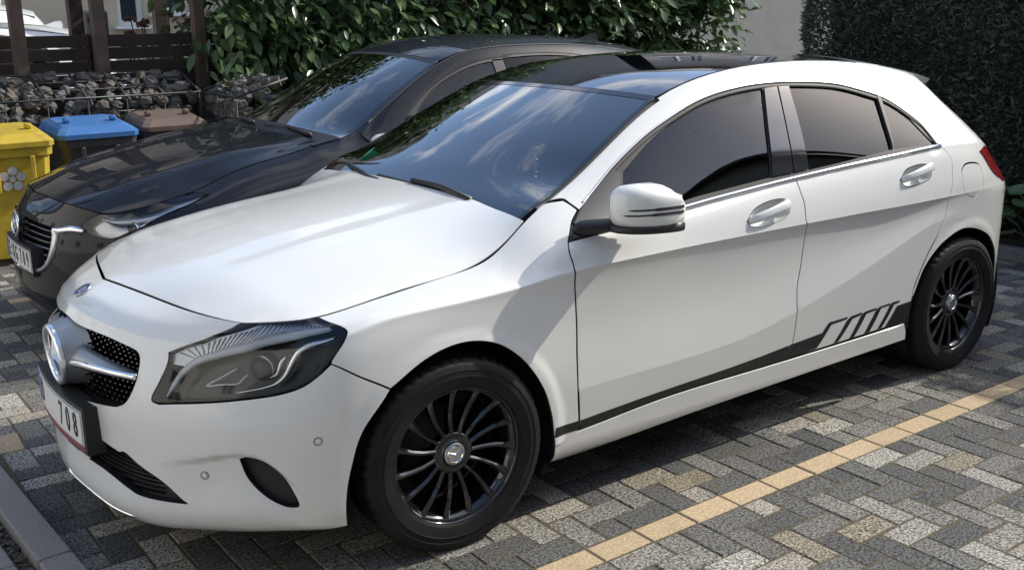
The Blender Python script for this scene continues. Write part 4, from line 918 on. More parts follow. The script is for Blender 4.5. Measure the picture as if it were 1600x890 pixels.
# lower intake, corner vents
link('lower_grille', trim(SF, INT, (), -.004, .03, -.030, 0, both=True), car, M_PLASTIC)
for s in (0, 1):
    link('intake_wall', walls(SF, INT, 0, -.03, bool(s), -.001), bumper, M_PLASTIC)
    link('corner_vent', trim(SF, VENT, (), -.003, .03, -.026, 0, mirror=bool(s)), bumper, M_PLASTIC)
    link('vent_wall', walls(SF, VENT, 0, -.026, bool(s), -.001), bumper, M_PLASTIC)
    # parking sensors
    for nm in ('sens1', 'sens2'):
        q = OUT[nm][0][0]; P = SF.ev([q])[0]; n = SF.nrm([q])[0]
        if s: P = P * [1, -1, 1]; n = n * [1, -1, 1]
        b = MB(); Mq = Matrix.Translation(Vector(P)) @ Vector((0, 0, 1)).rotation_difference(Vector(n)).to_matrix().to_4x4()
        b.lathe([(.0125, -.004), (.0125, .0006), (.0112, .0008), (.0110, -.002), (.0085, -.002), (.0083, .0012), (.006, .0018), (0, .002)], 24, Mq); b.build('parking_sensor', M_WHITE, bumper); b = MB(); b.lathe([(.0128, .0002), (.0128, .0010), (.0112, .0010), (.0112, .0002)], 24, Mq); b.lathe([(.0092, .0014), (.0080, .0016)], 24, Mq); b.build('sensor_ring', mat('sensor_grey', (.14, .14, .15), .5), bumper)
ribbons('chrome_lip', SF, OUT['chromelip'][0], .010, M_CHROME, .0005, .003, parent=bumper)
# intake mesh ribs
ribm = MB()
for v in np.arange(.105, .33, .0105):
    for u0 in np.arange(0, .16, .004):
        q = np.array([[u0, v]])
        if poly_in(q, INT)[0]:
            for sg in (1, -1):
                c = uvp(SF, u0 * sg if u0 > 0 else 0, v, -.028); ribm.box(c, (.012, .016, .0045))
tag(ribm.build('intake_mesh', M_PIANO, bumper), kind='stuff')
# number plate: bent plate in a dark holder
def plate_pts(y, z, off): return (.948 + off - .24 * y * y, y, z + .00 * y)
def plate_sheet(y0, y1, z0, z1, off, th, n=16):
    V = []; F = []
    for i in range(n + 1):
        y = y0 + (y1 - y0) * i / n
        for z, o_ in ((z0, 0), (z1, 0), (z1, -th), (z0, -th)): V.append(plate_pts(y, z, off + o_))
    for i in range(n):
        for j in range(4): F.append((i * 4 + j, (i + 1) * 4 + j, (i + 1) * 4 + (j + 1) % 4, i * 4 + (j + 1) % 4))
    F += [(0, 1, 2, 3), (n * 4 + 3, n * 4 + 2, n * 4 + 1, n * 4)]
    return mesh_from(V, F, False)
npl = empty('number_plate', (0, 0, 0), parent=car)
link('plate_holder', plate_sheet(-.272, .272, .352, .500, -.004, .055), npl, M_PLASTIC)
link('plate_sheet', plate_sheet(-.26, .26, .378, .488, 0, .003), npl, M_PLATE)
link('plate_rim', plate_sheet(-.257, .257, .3805, .4855, .0006, .001), npl, M_INK)
link('plate_face', plate_sheet(-.2545, .2545, .383, .483, .0012, .001), npl, M_PLATE)
link('plate_band', plate_sheet(-.2545, -.212, .383, .483, .0018, .001), npl, M_BLUE)
link('holder_strip', plate_sheet(-.26, .26, .356, .373, -.003, .004), npl, mat('holder_red', (.22, .05, .05), .5))
def plate_text(parent, txt, y, z, size, fn, sp=1.0):
    for ch, yy in zip(txt, y):
        P = Vector(fn(yy, z, .0019)); Q = Vector(fn(yy + .01, z, .0019)); t = (Q - P).normalized(); n = t.cross(Vector((0, 0, 1))).normalized()
        M = Matrix(((t.x, 0, n.x, P.x), (t.y, 0, n.y, P.y), (t.z, 1, n.z, P.z), (0, 0, 0, 1)))
        letters(ch, size, M, 'plate_character', M_INK, parent)
plate_text(npl, 'D708', (-.165, .085, .150, .212), .433, .108, plate_pts)
# headlights
for s in (0, 1):
    h = empty('headlight', (0, 0, 0), parent=car); hq = seg('headlight')
    link('lens', trim(SF, hq, (), .003, .02, 0, 0, mirror=bool(s)), h, M_LENS)
    link('lens_edge', walls(SF, hq, .0005, -.012, bool(s), .003), h, M_PIANO)
    link('housing', trim(SF, hq, (), .006, .03, -.060, 0, mirror=bool(s)), h, M_LAMPDARK)
    link('housing_wall', walls(SF, hq, -.010, -.060, bool(s), .004), h, M_LAMPDARK)
    link('reflector', trim(SF, path2(OUT['hl_refl'], 5), (), -.006, .02, -.016, .02, mirror=bool(s)), h, M_LAMPGREY)
    rr = MB()
    q0 = np.array(OUT['hl_refl'][0]); q1 = np.array(OUT['hl_refl'][1])[::-1]
    for f in np.linspace(.02, .98, 34):
        a = np.array([np.interp(f, np.linspace(0, 1, len(q0)), q0[:, i]) for i in (0, 1)]); b_ = np.array([np.interp(min(1, f * 1.0 + .10), np.linspace(0, 1, len(q1)), q1[:, i]) for i in (0, 1)])
        rr.tube([SF.ev([a + (b_ - a) * t])[0] + SF.nrm([a + (b_ - a) * t])[0] * -.014 for t in (.02, .35, .65, .96)], .0016, 4)
    rr.build('reflector_ribs', M_SATIN, h, mirror=bool(s))
    link('light_strip', ribbon(SF, OUT['hl_drl'][0], [.007, .016, .020, .022, .024, .026, .026, .022, .014], -.010, .006, bool(s)), h, mat('drl_white', (.86, .87, .88), .22))
    link('light_strip', ribbon(SF, OUT['hl_low'][0], [.007, .009, .011, .015, .020, .024, .024, .020, .012], -.012, .007, bool(s)), h, M_CHROME)
    link('light_hook', ribbon(SF, OUT['hl_hook'][0], [.005, .010, .014, .014, .010], -.018, .005, bool(s)), h, M_CHROME)
    link('light_arrow', ribbon(SF, OUT['hl_arrow'][0], .006, -.035, .002, bool(s)), h, M_SATIN)
    q = OUT['hl_proj'][0][0]; P = SF.ev([q])[0] - SF.nrm([q])[0] * .050; n = Vector((.80, .52, -.05)).normalized()
    if s: P = P * [1, -1, 1]; n.y = -n.y
    Mq = Matrix.Translation(Vector(P)) @ Vector((0, 0, 1)).rotation_difference(n).to_matrix().to_4x4()
    b = MB(); b.lathe([(.040, -.03), (.041, .0), (.037, .004), (.034, .002)], 32, Mq); b.build('projector_ring', M_SATIN, h)
    b = MB(); b.lathe([(.035, .0), (.032, .012), (.024, .021), (.012, .026), (0, .0275)], 32, Mq); b.build('projector_lens', mat('projector_glass', (.03, .033, .042), .08), h)
# mirrors
MS = [(.872, -.600, -.690, .958, 1.060), (.885, -.575, -.705, .949, 1.072), (.905, -.562, -.722, .944, 1.079), (.935, -.563, -.738, .942, 1.083), (.965, -.582, -.752, .942, 1.078), (.988, -.612, -.763, .943, 1.066), (1.004, -.652, -.772, .945, 1.050), (1.014, -.700, -.780, .950, 1.034), (1.017, -.735, -.783, .960, 1.022)]
def msec(y, xf, xr, zb, zt, n=28, grow=0):
    cx, cz = (xf + xr) / 2, (zb + zt) / 2; a, b_ = (xf - xr) / 2 + grow, (zt - zb) / 2 + grow; r = []
    for k in range(n):
        w = 2 * math.pi * k / n; c_, s_ = math.cos(w), math.sin(w)
        e = .62 if c_ > 0 else .35
        r.append((cx + a * math.copysign(abs(c_) ** e, c_), y, cz + b_ * math.copysign(abs(s_) ** .62, s_)))
    return r
mirrors = []
for s in (0, 1):
    mo = empty('door_mirror', (0, 0, 0), parent=car); mirrors.append(mo)
    if s:                                                               # the far mirror is folded in
        a_ = math.radians(-78); pv = Vector((-.64, -.895, 0)); mo.rotation_euler = (0, 0, a_); mo.location = pv - Matrix.Rotation(a_, 3, 'Z') @ pv + Vector((-.10, .035, -.005))
    loft([msec(*q) for q in MS], 'mirror_housing', M_WHITE, mo, mirror=bool(s))
    low = [msec(y, xf + .003, xr - .001, .928, .958) for y, xf, xr, zb, zt in MS]
    loft(low, 'mirror_base', M_PLASTIC, mo, mirror=bool(s))
    # arm to the sail
    rg = []
    for f in np.linspace(0, 1, 7):
        c = np.array([-.515, .838, .944]) * (1 - f) + np.array([-.640, .900, .950]) * f; a = .055 + .02 * f; h_ = .026 - .006 * f
        rg.append([tuple(c + np.array([a * math.cos(w), 0, h_ * math.sin(w)])) for w in np.linspace(0, 2 * math.pi, 16, endpoint=False)])
    loft(rg, 'mirror_arm', M_PLASTIC, mo, mirror=bool(s))
    # indicator slots on the front face
    def xf_at(y, z):
        t = np.array(MS); xf = np.interp(y, t[:, 0], t[:, 1]); xr = np.interp(y, t[:, 0], t[:, 2]); zb = np.interp(y, t[:, 0], t[:, 3]); zt = np.interp(y, t[:, 0], t[:, 4])
        sz = np.clip((z - (zb + zt) / 2) / ((zt - zb) / 2), -.99, .99); k = (1 - abs(sz) ** (1 / .31)) ** .31 if abs(sz) < 1 else 0
        sw = abs(sz) ** (1 / .62); cw = math.sqrt(max(0, 1 - sw * sw)) ** .62
        return (xf + xr) / 2 + (xf - xr) / 2 * cw
    for z0, y0, hh in ((1.008, .966, .0030), (.9915, .952, .0030)):
        V = []; F = []; pts = [(None, y0 + (1.0160 - y0) * i / 18) for i in range(19)] + [(-.748, 1.0185), (-.762, 1.0185), (-.776, 1.0183)]
        for i, (x, y) in enumerate(pts):
            e = hh * min(1, .25 + i / 5) * (1.0 if i < 15 else 1.55)
            for z in (z0 - e, z0 + e): V.append(((xf_at(y, z) + .0016) if x is None else x, y + (.0012 if i > 14 and x is None else 0), z))
        for i in range(len(pts) - 1): F.append((2 * i, 2 * i + 1, 2 * i + 3, 2 * i + 2))
        if s: V = [(x, -y, z) for x, y, z in V]
        link('indicator', mesh_from(V, F, True), mo, mat('indicator_smoke', (.03, .03, .034), .12, coat=1))
    V = [(-.7705, .895, .965), (-.786, 1.000, .968), (-.786, .998, 1.040), (-.7705, .900, 1.055)]
    link('mirror_glass', mesh_from([(x, -y if s else y, z) for x, y, z in V], [(0, 1, 2, 3)], False), mo, mat('mirror_silver', (.8, .8, .8), .02, metal=1))
# wipers, sticker, rain-sensor box
nW = Vector((.55, 0, .83)).normalized()
for side_ in ('left', 'right'):
    w = empty('wiper', (0, 0, 0), parent=car)
    pb = [Vector(q) + nW * .012 + Vector((-.012, 0, -.002)) for q in OUT3['wiper_blade_' + side_]]; pa = [Vector(q) + nW * .022 + Vector((-.01, 0, 0)) for q in OUT3['wiper_arm_' + side_]]
    b = MB(); b.tube(pb, .012, 6); b.build('blade', M_RUBBER, w); b = MB(); b.tube(pa, [.010, .013, .015][:len(pa)], 6); b.build('arm', M_PLASTIC, w)
P = Vector(OUT3['sticker'][0]); b = MB(); Mq = Matrix.Translation(P + nW * .002) @ Vector((0, 0, 1)).rotation_difference(Vector((.50, -.34, .80)).normalized()).to_matrix().to_4x4()
b.lathe([(.048, .0), (.046, .0004), (0, .0004)], 24, Mq, False); b.build('screen_sticker', mat('sticker_green', (.06, .50, .28), .5), car)
P = Vector((-.90, 0, 1.245)); b = MB(); b.box((-.905, 0.03, 1.238), (.16, .13, .035), Matrix.Rotation(math.radians(26), 4, 'Y'), .012); b.build('sensor_box', M_TRIM, car)
b = MB(); b.box((-.93, .03, 1.185), (.03, .24, .07), Matrix.Rotation(math.radians(8), 4, 'Y'), .012); b.build('interior_mirror', M_PIANO, car)
b = MB(); b.tube([(-.93, .05, 1.15), (-.93, .05, 1.10)], .002, 5)
for k in range(14): b.box((-.93, .05 + .006 * math.sin(k * 2.4), 1.10 - .010 * k), (.016, .018, .010), Matrix.Rotation(k * .9, 4, 'Z'), .003)
b.build('hanging_charm', M_CHROME, car)
# cabin
b = MB()
loft([[(x, y, z) for x, z in ((-.36, .90), (-.62, .955), (-.78, .93), (-.84, .86), (-.80, .62), (-.40, .55))] for y in (-.70, -.35, 0, .35, .70)], 'dashboard', M_TRIM, car, smooth=False)
loft([[(x, y, z) for x, z in ((-.70, .95), (-.74, .99), (-.82, .985), (-.86, .93), (-.80, .90))] for y in (.17, .25, .45, .53)], 'instrument_hood', M_TRIM, car)
steering(car, -.93, .36, .86)
for y in (.36, -.36): seat(car, -1.38, y)
b = MB(); b.box((-2.15, 0, .46), (.52, 1.24, .24), None, .06); b.box((-2.45, 0, .80), (.16, 1.24, .60), Matrix.Rotation(math.radians(-20), 4, 'Y'), .06)
for y in (-.42, 0, .42): b.box((-2.57, y, 1.10), (.09, .25, .13), None, .03)
b.build('rear_seat', M_SEAT, car)
b = MB(); b.box((-1.5, 0, .27), (2.6, 1.40, .12)); b.box((-2.9, 0, .55), (.55, 1.1, .5)); b.box((-.36, 0, .58), (.05, 1.40, .62)); b.box((.12, 0, .45), (.85, .90, .50)); b.box((.58, 0, .42), (.24, .90, .38)); b.build('underbody', M_DARK, car)
b = MB(); b.box((-2.75, 0, .93), (.45, 1.15, .02)); b.build('parcel_shelf', M_TRIM, car)
for s in (0, 1): link('door_lining', sheet(SS, (.012, .56), (.05, .66), 30, 12, -.055, mirror=bool(s)), fdoor[s], M_TRIM)
link('headlining', sheet(SR, (.02, .85), (0, .97), 20, 10, -.03, both=True), car, M_LINING)
for s in (1, -1):
    wheel_well(car, 0, s); wheel_well(car, -2.699, s)
wheel(car, 0, .776, -.050, .10); wheel(car, -2.699, .774, 0, .28); wheel(car, 0, -.776, -.05, .5); wheel(car, -2.699, -.774, 0, .9)
# ------------------------------------------------------------------ black hatchback in the next bay
bcar = empty('parked_car', (BX0, BY0, 0))
tag(bcar, 'glossy black hatchback with chrome grille edge, parked behind the white one', 'car')
M_BPANEL = M_BLACKPAINT
def bpath(n): return path2(BOUT[n], 5)
def two(name, fn, m, parent=None): return [link(name, fn(bool(s)), (parent[s] if parent else bcar), m) for s in (0, 1)]
def rect(u0, u1, v0, v1, n=14):
    t = np.linspace(0, 1, n)[:-1]
    return [(u0 + (u1 - u0) * a, v0) for a in t] + [(u1, v0 + (v1 - v0) * a) for a in t] + [(u1 + (u0 - u1) * a, v1) for a in t] + [(u0, v1 + (v0 - v1) * a) for a in t]
link('bonnet', trim_half(BSH, HOUT, .0022, .02), bcar, M_BPANEL)
link('roof_panel', trim_half(BSR, HOUT, .002, .035), bcar, M_BPANEL)
link('windscreen', trim_half(BSW, HOUT, .003, .035, flange=.004), bcar, M_SCREEN)
for s in (0, 1): link('screen_border', sheet(BSW, (.28, 1), (.955, .998), 24, 3, .0012, mirror=bool(s)), bcar, M_PIANO)
for n_, u0, u1, v0, v1, off in (('screen_border', .985, .999, 0, .955, .0012), ('cowl_cover', 0, .16, 0, 1, .004)):
    link(n_, sheet(BSW, (u0, u1), (v0, v1), 24, 12, off, both=True), bcar, M_PLASTIC)
def u_at(S, x, v=.5):
    uu = np.linspace(0, 1, 400); X = S.ev(np.stack([uu, uu * 0 + v], 1))[:, 0]; return float(uu[np.argmin(np.abs(X - x))])
# nose skin
BGR = bpath('b_grille'); BLP = bpath('b_lamp')
def archpoly(S, cx, r, n, a0, a1):
    """points of a wheel-arch circle on a side surface, as uv"""
    u = np.linspace(0, 1, 260); v = np.linspace(0, .75, 160); G = S.grid(u, v); o = []
    for a in np.linspace(a0, a1, n):
        tx, tz = cx + r * math.cos(math.radians(a)), .308 + r * math.sin(math.radians(a))
        d = (G[..., 0] - tx) ** 2 + (G[..., 2] - tz) ** 2 + (G[..., 1] < .5) * 9; i, j = np.unravel_index(d.argmin(), d.shape); o.append((u[i], v[j]))
    return o
af = archpoly(BSF, 0, .35, 26, -22, 205)
k6 = 9
nose = [(0, 0), (.12, 0), (.25, 0), (.38, 0), (af[0][0] - .012, 0)] + af[:k6] + [tuple(q) for q in BOUT['b_lamp'][2][2:][::1]]
lampq = BOUT['b_lamp'][2]
nose = [(0, 0), (.12, 0), (.25, 0), (.38, 0), (af[0][0] - .010, 0)] + af[:k6] + [tuple(q) for q in lampq[1:]] + [tuple(q) for q in BOUT['b_lamp'][0][1:]] + [(.20, 1), (.16, 1), (.11, 1), (.06, 1), (0, 1), (0, .8), (0, .6), (0, .4), (0, .2)]
bnose = link('front_bumper', trim(BSF, path2([[nose[i], nose[(i + 1) % len(nose)]] for i in range(len(nose))], 4), [BGR], .002, .022, both=True), bcar, M_BPANEL)
uF0 = u_at(BSF, -.615, .4); uF1 = u_at(BSF, -.74, .95)
fen = af[k6 - 1:] + [(af[-1][0] + .012, 0), (uF0, 0), (uF0, .25), (uF0, .5), (uF0, .75), (uF0 + .02, .88), (uF1, .95), (uF1, 1)] + [(t, 1.0) for t in np.linspace(uF1 - .02, .53, 15)] + [tuple(q) for q in BOUT['b_lamp'][1][2:]] + [tuple(lampq[1])]
bfen = two('fender', lambda s: trim(BSF, path2([[fen[i], fen[(i + 1) % len(fen)]] for i in range(len(fen))], 3), (), .002, .022, mirror=s), M_BPANEL)
# side: doors, frame, windows
uD0, uD1, uD2 = u_at(BSS, -.62, .3), u_at(BSS, -1.66, .5), u_at(BSS, -2.62, .5)
vb = .545; uu_ = np.linspace(0, 1, 300)
vv_ = np.linspace(.3, .8, 400)
def v_belt(u, dz=0):
    P = BSS.ev(np.stack([vv_ * 0 + u, vv_], 1)); x = P[:, 0].mean(); b = ip(x, [(-.5, .905), (-.9, .935), (-2.6, 1.015), (-3.4, 1.03)]) + dz
    return float(vv_[np.argmin(np.abs(P[:, 2] - b))])
def v_top(u, f): 
    return v_belt(u) + (1 - v_belt(u)) * f
ar = archpoly(BSS, -2.70, .35, 26, 205, -22)
uf = np.linspace(uD0, uD1, 14); ur = np.linspace(uD1, uD2, 12)
bdoor = two('front_door', lambda s: trim(BSS, [(u, .05) for u in uf] + [(u, v_belt(u)) for u in uf[::-1]], (), .002, .03, mirror=s), M_BPANEL)
rd = [(u, .05) for u in np.linspace(uD1, u_at(BSS, -2.36, .1), 8)] + [q for q in ar if q[0] < uD2 and q[0] > 0][:9] + [(u, v_belt(u)) for u in ur[::-1]]
two('rear_door', lambda s: trim(BSS, rd, (), .002, .03, mirror=s), M_BPANEL)
u_f0 = u_at(BSS, -.86, .6); u_f1 = u_at(BSS, -1.60, .6); u_r0 = u_at(BSS, -1.68, .6); u_r1 = u_at(BSS, -2.70, .6)
fgt = [tuple(q) for q in BOUT['b_fglass'][0]]
fg = [(u_f0, v_belt(u_f0, .012)), (u_at(BSS, -.98, .7), fgt[0][1] - .10)] + fgt + [(u_f1, fgt[-1][1] + .012)] + [(u, v_belt(u, .012)) for u in np.linspace(u_f1, u_f0, 8)[:-1]]
fgp = path2([fg[:7], [fg[6], fg[7]], fg[7:] + [fg[0]]], 5)
rg = [(u_r0, v_belt(u_r0, .012)), (u_r0, fgt[-1][1] + .012), (u_at(BSS, -2.0, .7), .895), (u_at(BSS, -2.3, .7), .87), (u_at(BSS, -2.55, .7), .80), (u_r1, v_belt(u_r1, .03))]
rgp = path2([rg[:2], rg[1:], [rg[-1], rg[0]]], 6)
def grow(poly, d, S):
    L = np.array([S.Lu, S.Lv]); return inset(np.asarray(poly) * L, -d) / L
two('window_frame', lambda s: trim(BSS, path2([[(u_at(BSS, -.72, .6), v_belt(u_at(BSS, -.72, .6))), (fg[1][0] - .03, fg[1][1] + .02)] + [(u, v + .022) for u, v in fgt] + [(u_r0, fgt[-1][1] + .03), (rg[2][0], .915), (rg[3][0], .89), (rg[4][0] + .01, .83), (u_r1 + .03, v_belt(u_r1 + .03))], [(u, v_belt(u)) for u in np.linspace(u_r1 + .03, u_at(BSS, -.72, .6), 14)]], 4), [fgp, rgp], .001, .03, -.003, .01, mirror=s), M_RUBBER)
two('door_window', lambda s: trim(BSS, fgp, (), -.004, .04, -.010, 0, mirror=s), M_SIDEGLASS, bdoor)
two('door_window', lambda s: trim(BSS, rgp, (), -.004, .04, -.010, 0, mirror=s), M_PRIVACY)
top = [(fg[1][0] - .03, fg[1][1] + .02)] + [(u, v + .022) for u, v in fgt] + [(u_r0, fgt[-1][1] + .03), (rg[2][0], .915), (rg[3][0], .89), (rg[4][0] + .01, .83), (u_r1 + .03, v_belt(u_r1 + .03))]
frame = [(u_at(BSS, -.72, .6), v_belt(u_at(BSS, -.72, .6)))] + [tuple(q) for q in spline2(top, 4)] + [(uD2, v_belt(uD2) - .004), (uD2, .45)] + [q for q in ar if q[0] > 0][9:] + [(.80, .02), (.80, .3), (.80, .6), (.80, 1)] + [(t, 1.0) for t in np.linspace(.78, .06, 20)] + [(.03, 1), (.03, .8)]
two('body_side', lambda s: trim(BSS, path2([[frame[i], frame[(i + 1) % len(frame)]] for i in range(len(frame))], 2), (), .001, .03, mirror=s), M_BPANEL)
two('sill', lambda s: sheet(BSS, (uD0, u_at(BSS, -2.34, .1)), (0, .05), 24, 4, .002, mirror=s), M_PLASTIC)
link('tailgate', sheet(BSS, (.80, 1), (0, 1), 24, 24, both=True), bcar, M_BPANEL)
two('roof_trim', lambda s: ribbon(BSS, [(t, .992) for t in np.linspace(.05, .75, 12)], .012, .001, .003, mirror=s), M_RUBBER)
# grille, chrome wing, logo, plate
bg = empty('grille', (0, 0, 0), parent=bcar)
link('grille_back', trim(BSF, BGR, (), -.004, .03, -.05, 0, both=True), bg, M_DARK)
two('grille_wall', lambda s: walls(BSF, BGR, .0, -.05, s, -.001), M_PIANO)
for v in (.735, .665, .60, .53, .46, .40):
    um = .082 if v > .5 else .066
    for s in (0, 1):
        rings = []
        for u in np.linspace(.0, um, 10): rings.append([uvp(BSF, u, v + a, d) for a, d in ((-.012, -.04), (-.012, -.018), (0, -.010), (.014, -.018), (.014, -.04))])
        loft(rings, 'grille_bar', M_PIANO, bg, mirror=bool(s))
two('grille_wing', lambda s: ribbon(BSF, BOUT['b_wing'][0], [.018, .030, .036, .022], .004, .008, s), M_CHROME)
two('grille_wing', lambda s: ribbon(BSF, [BOUT['b_wing'][0][0]] + [tuple(np.array(q) + (0, 0)) for q in ((.098, .70), (.099, .60), (.094, .52), (.082, .42), (.062, .345), (.03, .30), (.0, .292))], [.030, .046, .040, .032, .026, .024, .024], .004, .008, s), M_SATIN)
c = BSF.ev([[0, .70]])[0]
Ml = Matrix.Translation((c[0] + .004, 0, .592)) @ Matrix.Rotation(math.radians(-6), 4, 'Y') @ Matrix(((0, 0, 1, 0), (1, 0, 0, 0), (0, 1, 0, 0), (0, 0, 0, 1))) 
b = MB(); El = Ml @ Matrix.Diagonal((1.0, .82, 1, 1))
b.tube([El @ Vector((.066 * math.cos(a), .066 * math.sin(a), .012)) for a in np.linspace(0, 2 * math.pi, 40, endpoint=False)], .0085, 8, closed=True)
wing = [(-.058, .018), (-.040, .026), (-.020, .016), (0, -.022), (.020, .016), (.040, .026), (.058, .018)]
b.tube([El @ Vector((x, y, .012)) for x, y in wing], [.004, .008, .0095, .0085, .0095, .008, .004], 8)
b.build('front_emblem', M_CHROME, bcar)
def bplate_pts(y, z, off): return (.936 + off - .14 * y * y, y, z)
bp = empty('number_plate', (0, 0, 0), parent=bcar)
def bps(y0, y1, z0, z1, off, th):
    me = plate_sheet(y0, y1, z0, z1, off, th); 
    for v in me.vertices: v.co.x += .936 - .948 + (.24 - .14) * v.co.y ** 2
    return me
link('plate_holder', bps(-.268, .268, .368, .512, -.004, .06), bp, M_PLASTIC)
link('plate_sheet', bps(-.26, .26, .388, .498, 0, .003), bp, M_PLATE)
link('plate_rim', bps(-.257, .257, .3905, .4955, .0006, .001), bp, M_INK)
link('plate_face', bps(-.2545, .2545, .393, .493, .0012, .001), bp, M_PLATE)
link('plate_band', bps(-.2545, -.212, .393, .493, .0018, .001), bp, M_BLUE)
plate_text(bp, 'EXG709', (-.175, -.065, .0, .088, .150, .212), .443, .108, bplate_pts)
for z_ in (.459, .427):
    b = MB(); Pq = bplate_pts(-.118, z_, .0018); b.lathe([(.011, 0), (.011, .001), (0, .001)], 16, Matrix.Translation(Pq) @ Matrix.Rotation(math.radians(90), 4, 'Y')); b.build('plate_seal', mat('seal_grey', (.35, .38, .36), .5), bp)
# lamps
for s in (0, 1):
    h = empty('headlight', (0, 0, 0), parent=bcar)
    link('lens', trim(BSF, BLP, (), .003, .02, 0, 0, mirror=bool(s)), h, M_LENS)
    link('housing', trim(BSF, BLP, (), .005, .03, -.05, 0, mirror=bool(s)), h, mat('lamp_bright', (.42, .43, .45), .2, metal=.8))
    link('housing_wall', walls(BSF, BLP, -.002, -.05, bool(s), .004), h, M_LAMPDARK)
    lq = np.array(BOUT['b_lamp'][1]); lo = np.array(lampq[::-1])
    def lp(f, g): 
        a = np.array([np.interp(f, np.linspace(0, 1, len(lq)), lq[:, i]) for i in (0, 1)]); b_ = np.array([np.interp(f, np.linspace(0, 1, len(lo)), lo[:, i]) for i in (0, 1)]); return tuple(a + (b_ - a) * g)
    link('light_strip', ribbon(BSF, [lp(f, .22) for f in (.05, .25, .45, .65, .85, .95)], [.012, .030, .034, .03, .02], -.022, .006, bool(s)), h, M_LAMPGREY)
    link('light_strip', ribbon(BSF, [lp(f, .55) for f in (.45, .6, .75, .9)], [.02, .045, .035, .01], -.026, .006, bool(s)), h, M_CHROME)
    q = lp(.42, .5); P = BSF.ev([q])[0] - BSF.nrm([q])[0] * .045; n = Vector((.85, .45, 0)).normalized()
    if s: P = P * [1, -1, 1]; n.y = -n.y
    Mq = Matrix.Translation(Vector(P)) @ Vector((0, 0, 1)).rotation_difference(n).to_matrix().to_4x4()
    b = MB(); b.lathe([(.036, -.02), (.038, .012), (.032, .014)], 28, Mq); b.build('projector_ring', M_CHROME, h)
    b = MB(); b.lathe([(.032, .008), (.024, .020), (.012, .026), (0, .028)], 28, Mq); b.build('projector_lens', MATS['projector_glass'], h)
# mirrors, wipers, fin, cabin, wheels
for s in (0, 1):
    mo = empty('door_mirror', (0, 0, 0), parent=bcar)
    loft([msec(y, xf - .27, xr - .27, zb + .005, zt + .01) for y, xf, xr, zb, zt in MS], 'mirror_housing', M_BPANEL, mo, mirror=bool(s))
    rgm = [[tuple(np.array([-.78, .835, .955]) * (1 - f) + np.array([-.90, .90, .965]) * f + np.array([.06 * math.cos(w), 0, .026 * math.sin(w)])) for w in np.linspace(0, 2 * math.pi, 14, endpoint=False)] for f in np.linspace(0, 1, 5)]
    loft(rgm, 'mirror_arm', M_PLASTIC, mo, mirror=bool(s))
for P0, P1, P2 in (((-.44, .05, .985), (-.47, .30, .985), (-.47, .58, .965)), ((-.46, -.55, .985), (-.45, -.28, .988), (-.42, -.05, .985))):
    w = empty('wiper', (0, 0, 0), parent=bcar); b = MB(); b.tube([Vector(q) + nW * .02 for q in (P0, P1, P2)], .008, 6); b.build('blade', M_RUBBER, w)
    b = MB(); b.tube([Vector(P1) + nW * .03, Vector(P2) + nW * .03], .010, 6); b.build('arm', M_PLASTIC, w)
fin = [[(-2.78, y * .016, 1.410), (-2.95, y * .016, 1.380), (-2.96, y * .010, 1.42), (-2.945, y * .004, 1.452), (-2.90, y * .004, 1.448)] for y in (-1, 1)]
loft(fin, 'roof_fin', M_BPANEL, bcar, smooth=False)
loft([[(x, y, z) for x, z in ((-.50, .90), (-.80, .955), (-.98, .93), (-1.02, .86), (-.98, .62), (-.5, .55))] for y in (-.70, -.35, 0, .35, .70)], 'dashboard', M_TRIM, bcar, smooth=False)
steering(bcar, -1.12, .36, .86)
for y in (.36, -.36): seat(bcar, -1.55, y)
b = MB(); b.box((-2.35, 0, .46), (.52, 1.24, .24), None, .06); b.box((-2.65, 0, .80), (.16, 1.24, .60), Matrix.Rotation(math.radians(-20), 4, 'Y'), .06); b.build('rear_seat', M_SEAT, bcar)
b = MB(); b.box((-1.6, 0, .27), (2.6, 1.40, .12)); b.box((-3.0, 0, .5), (.6, 1.1, .4)); b.box((-.5, 0, .58), (.05, 1.40, .62)); b.box((.12, 0, .45), (.85, .90, .50)); b.box((.60, 0, .42), (.2, .90, .36)); b.build('underbody', M_DARK, bcar)
link('headlining', sheet(BSR, (.02, .85), (0, .97), 20, 10, -.03, both=True), bcar, M_LINING)
for s in (1, -1):
    wheel_well(bcar, 0, s); wheel_well(bcar, -2.70, s)
for x, y, sp in ((0, .776, .2), (-2.70, .776, .4), (0, -.776, .1), (-2.70, -.776, .7)): wheel(bcar, x, y, 0, sp, star=False)
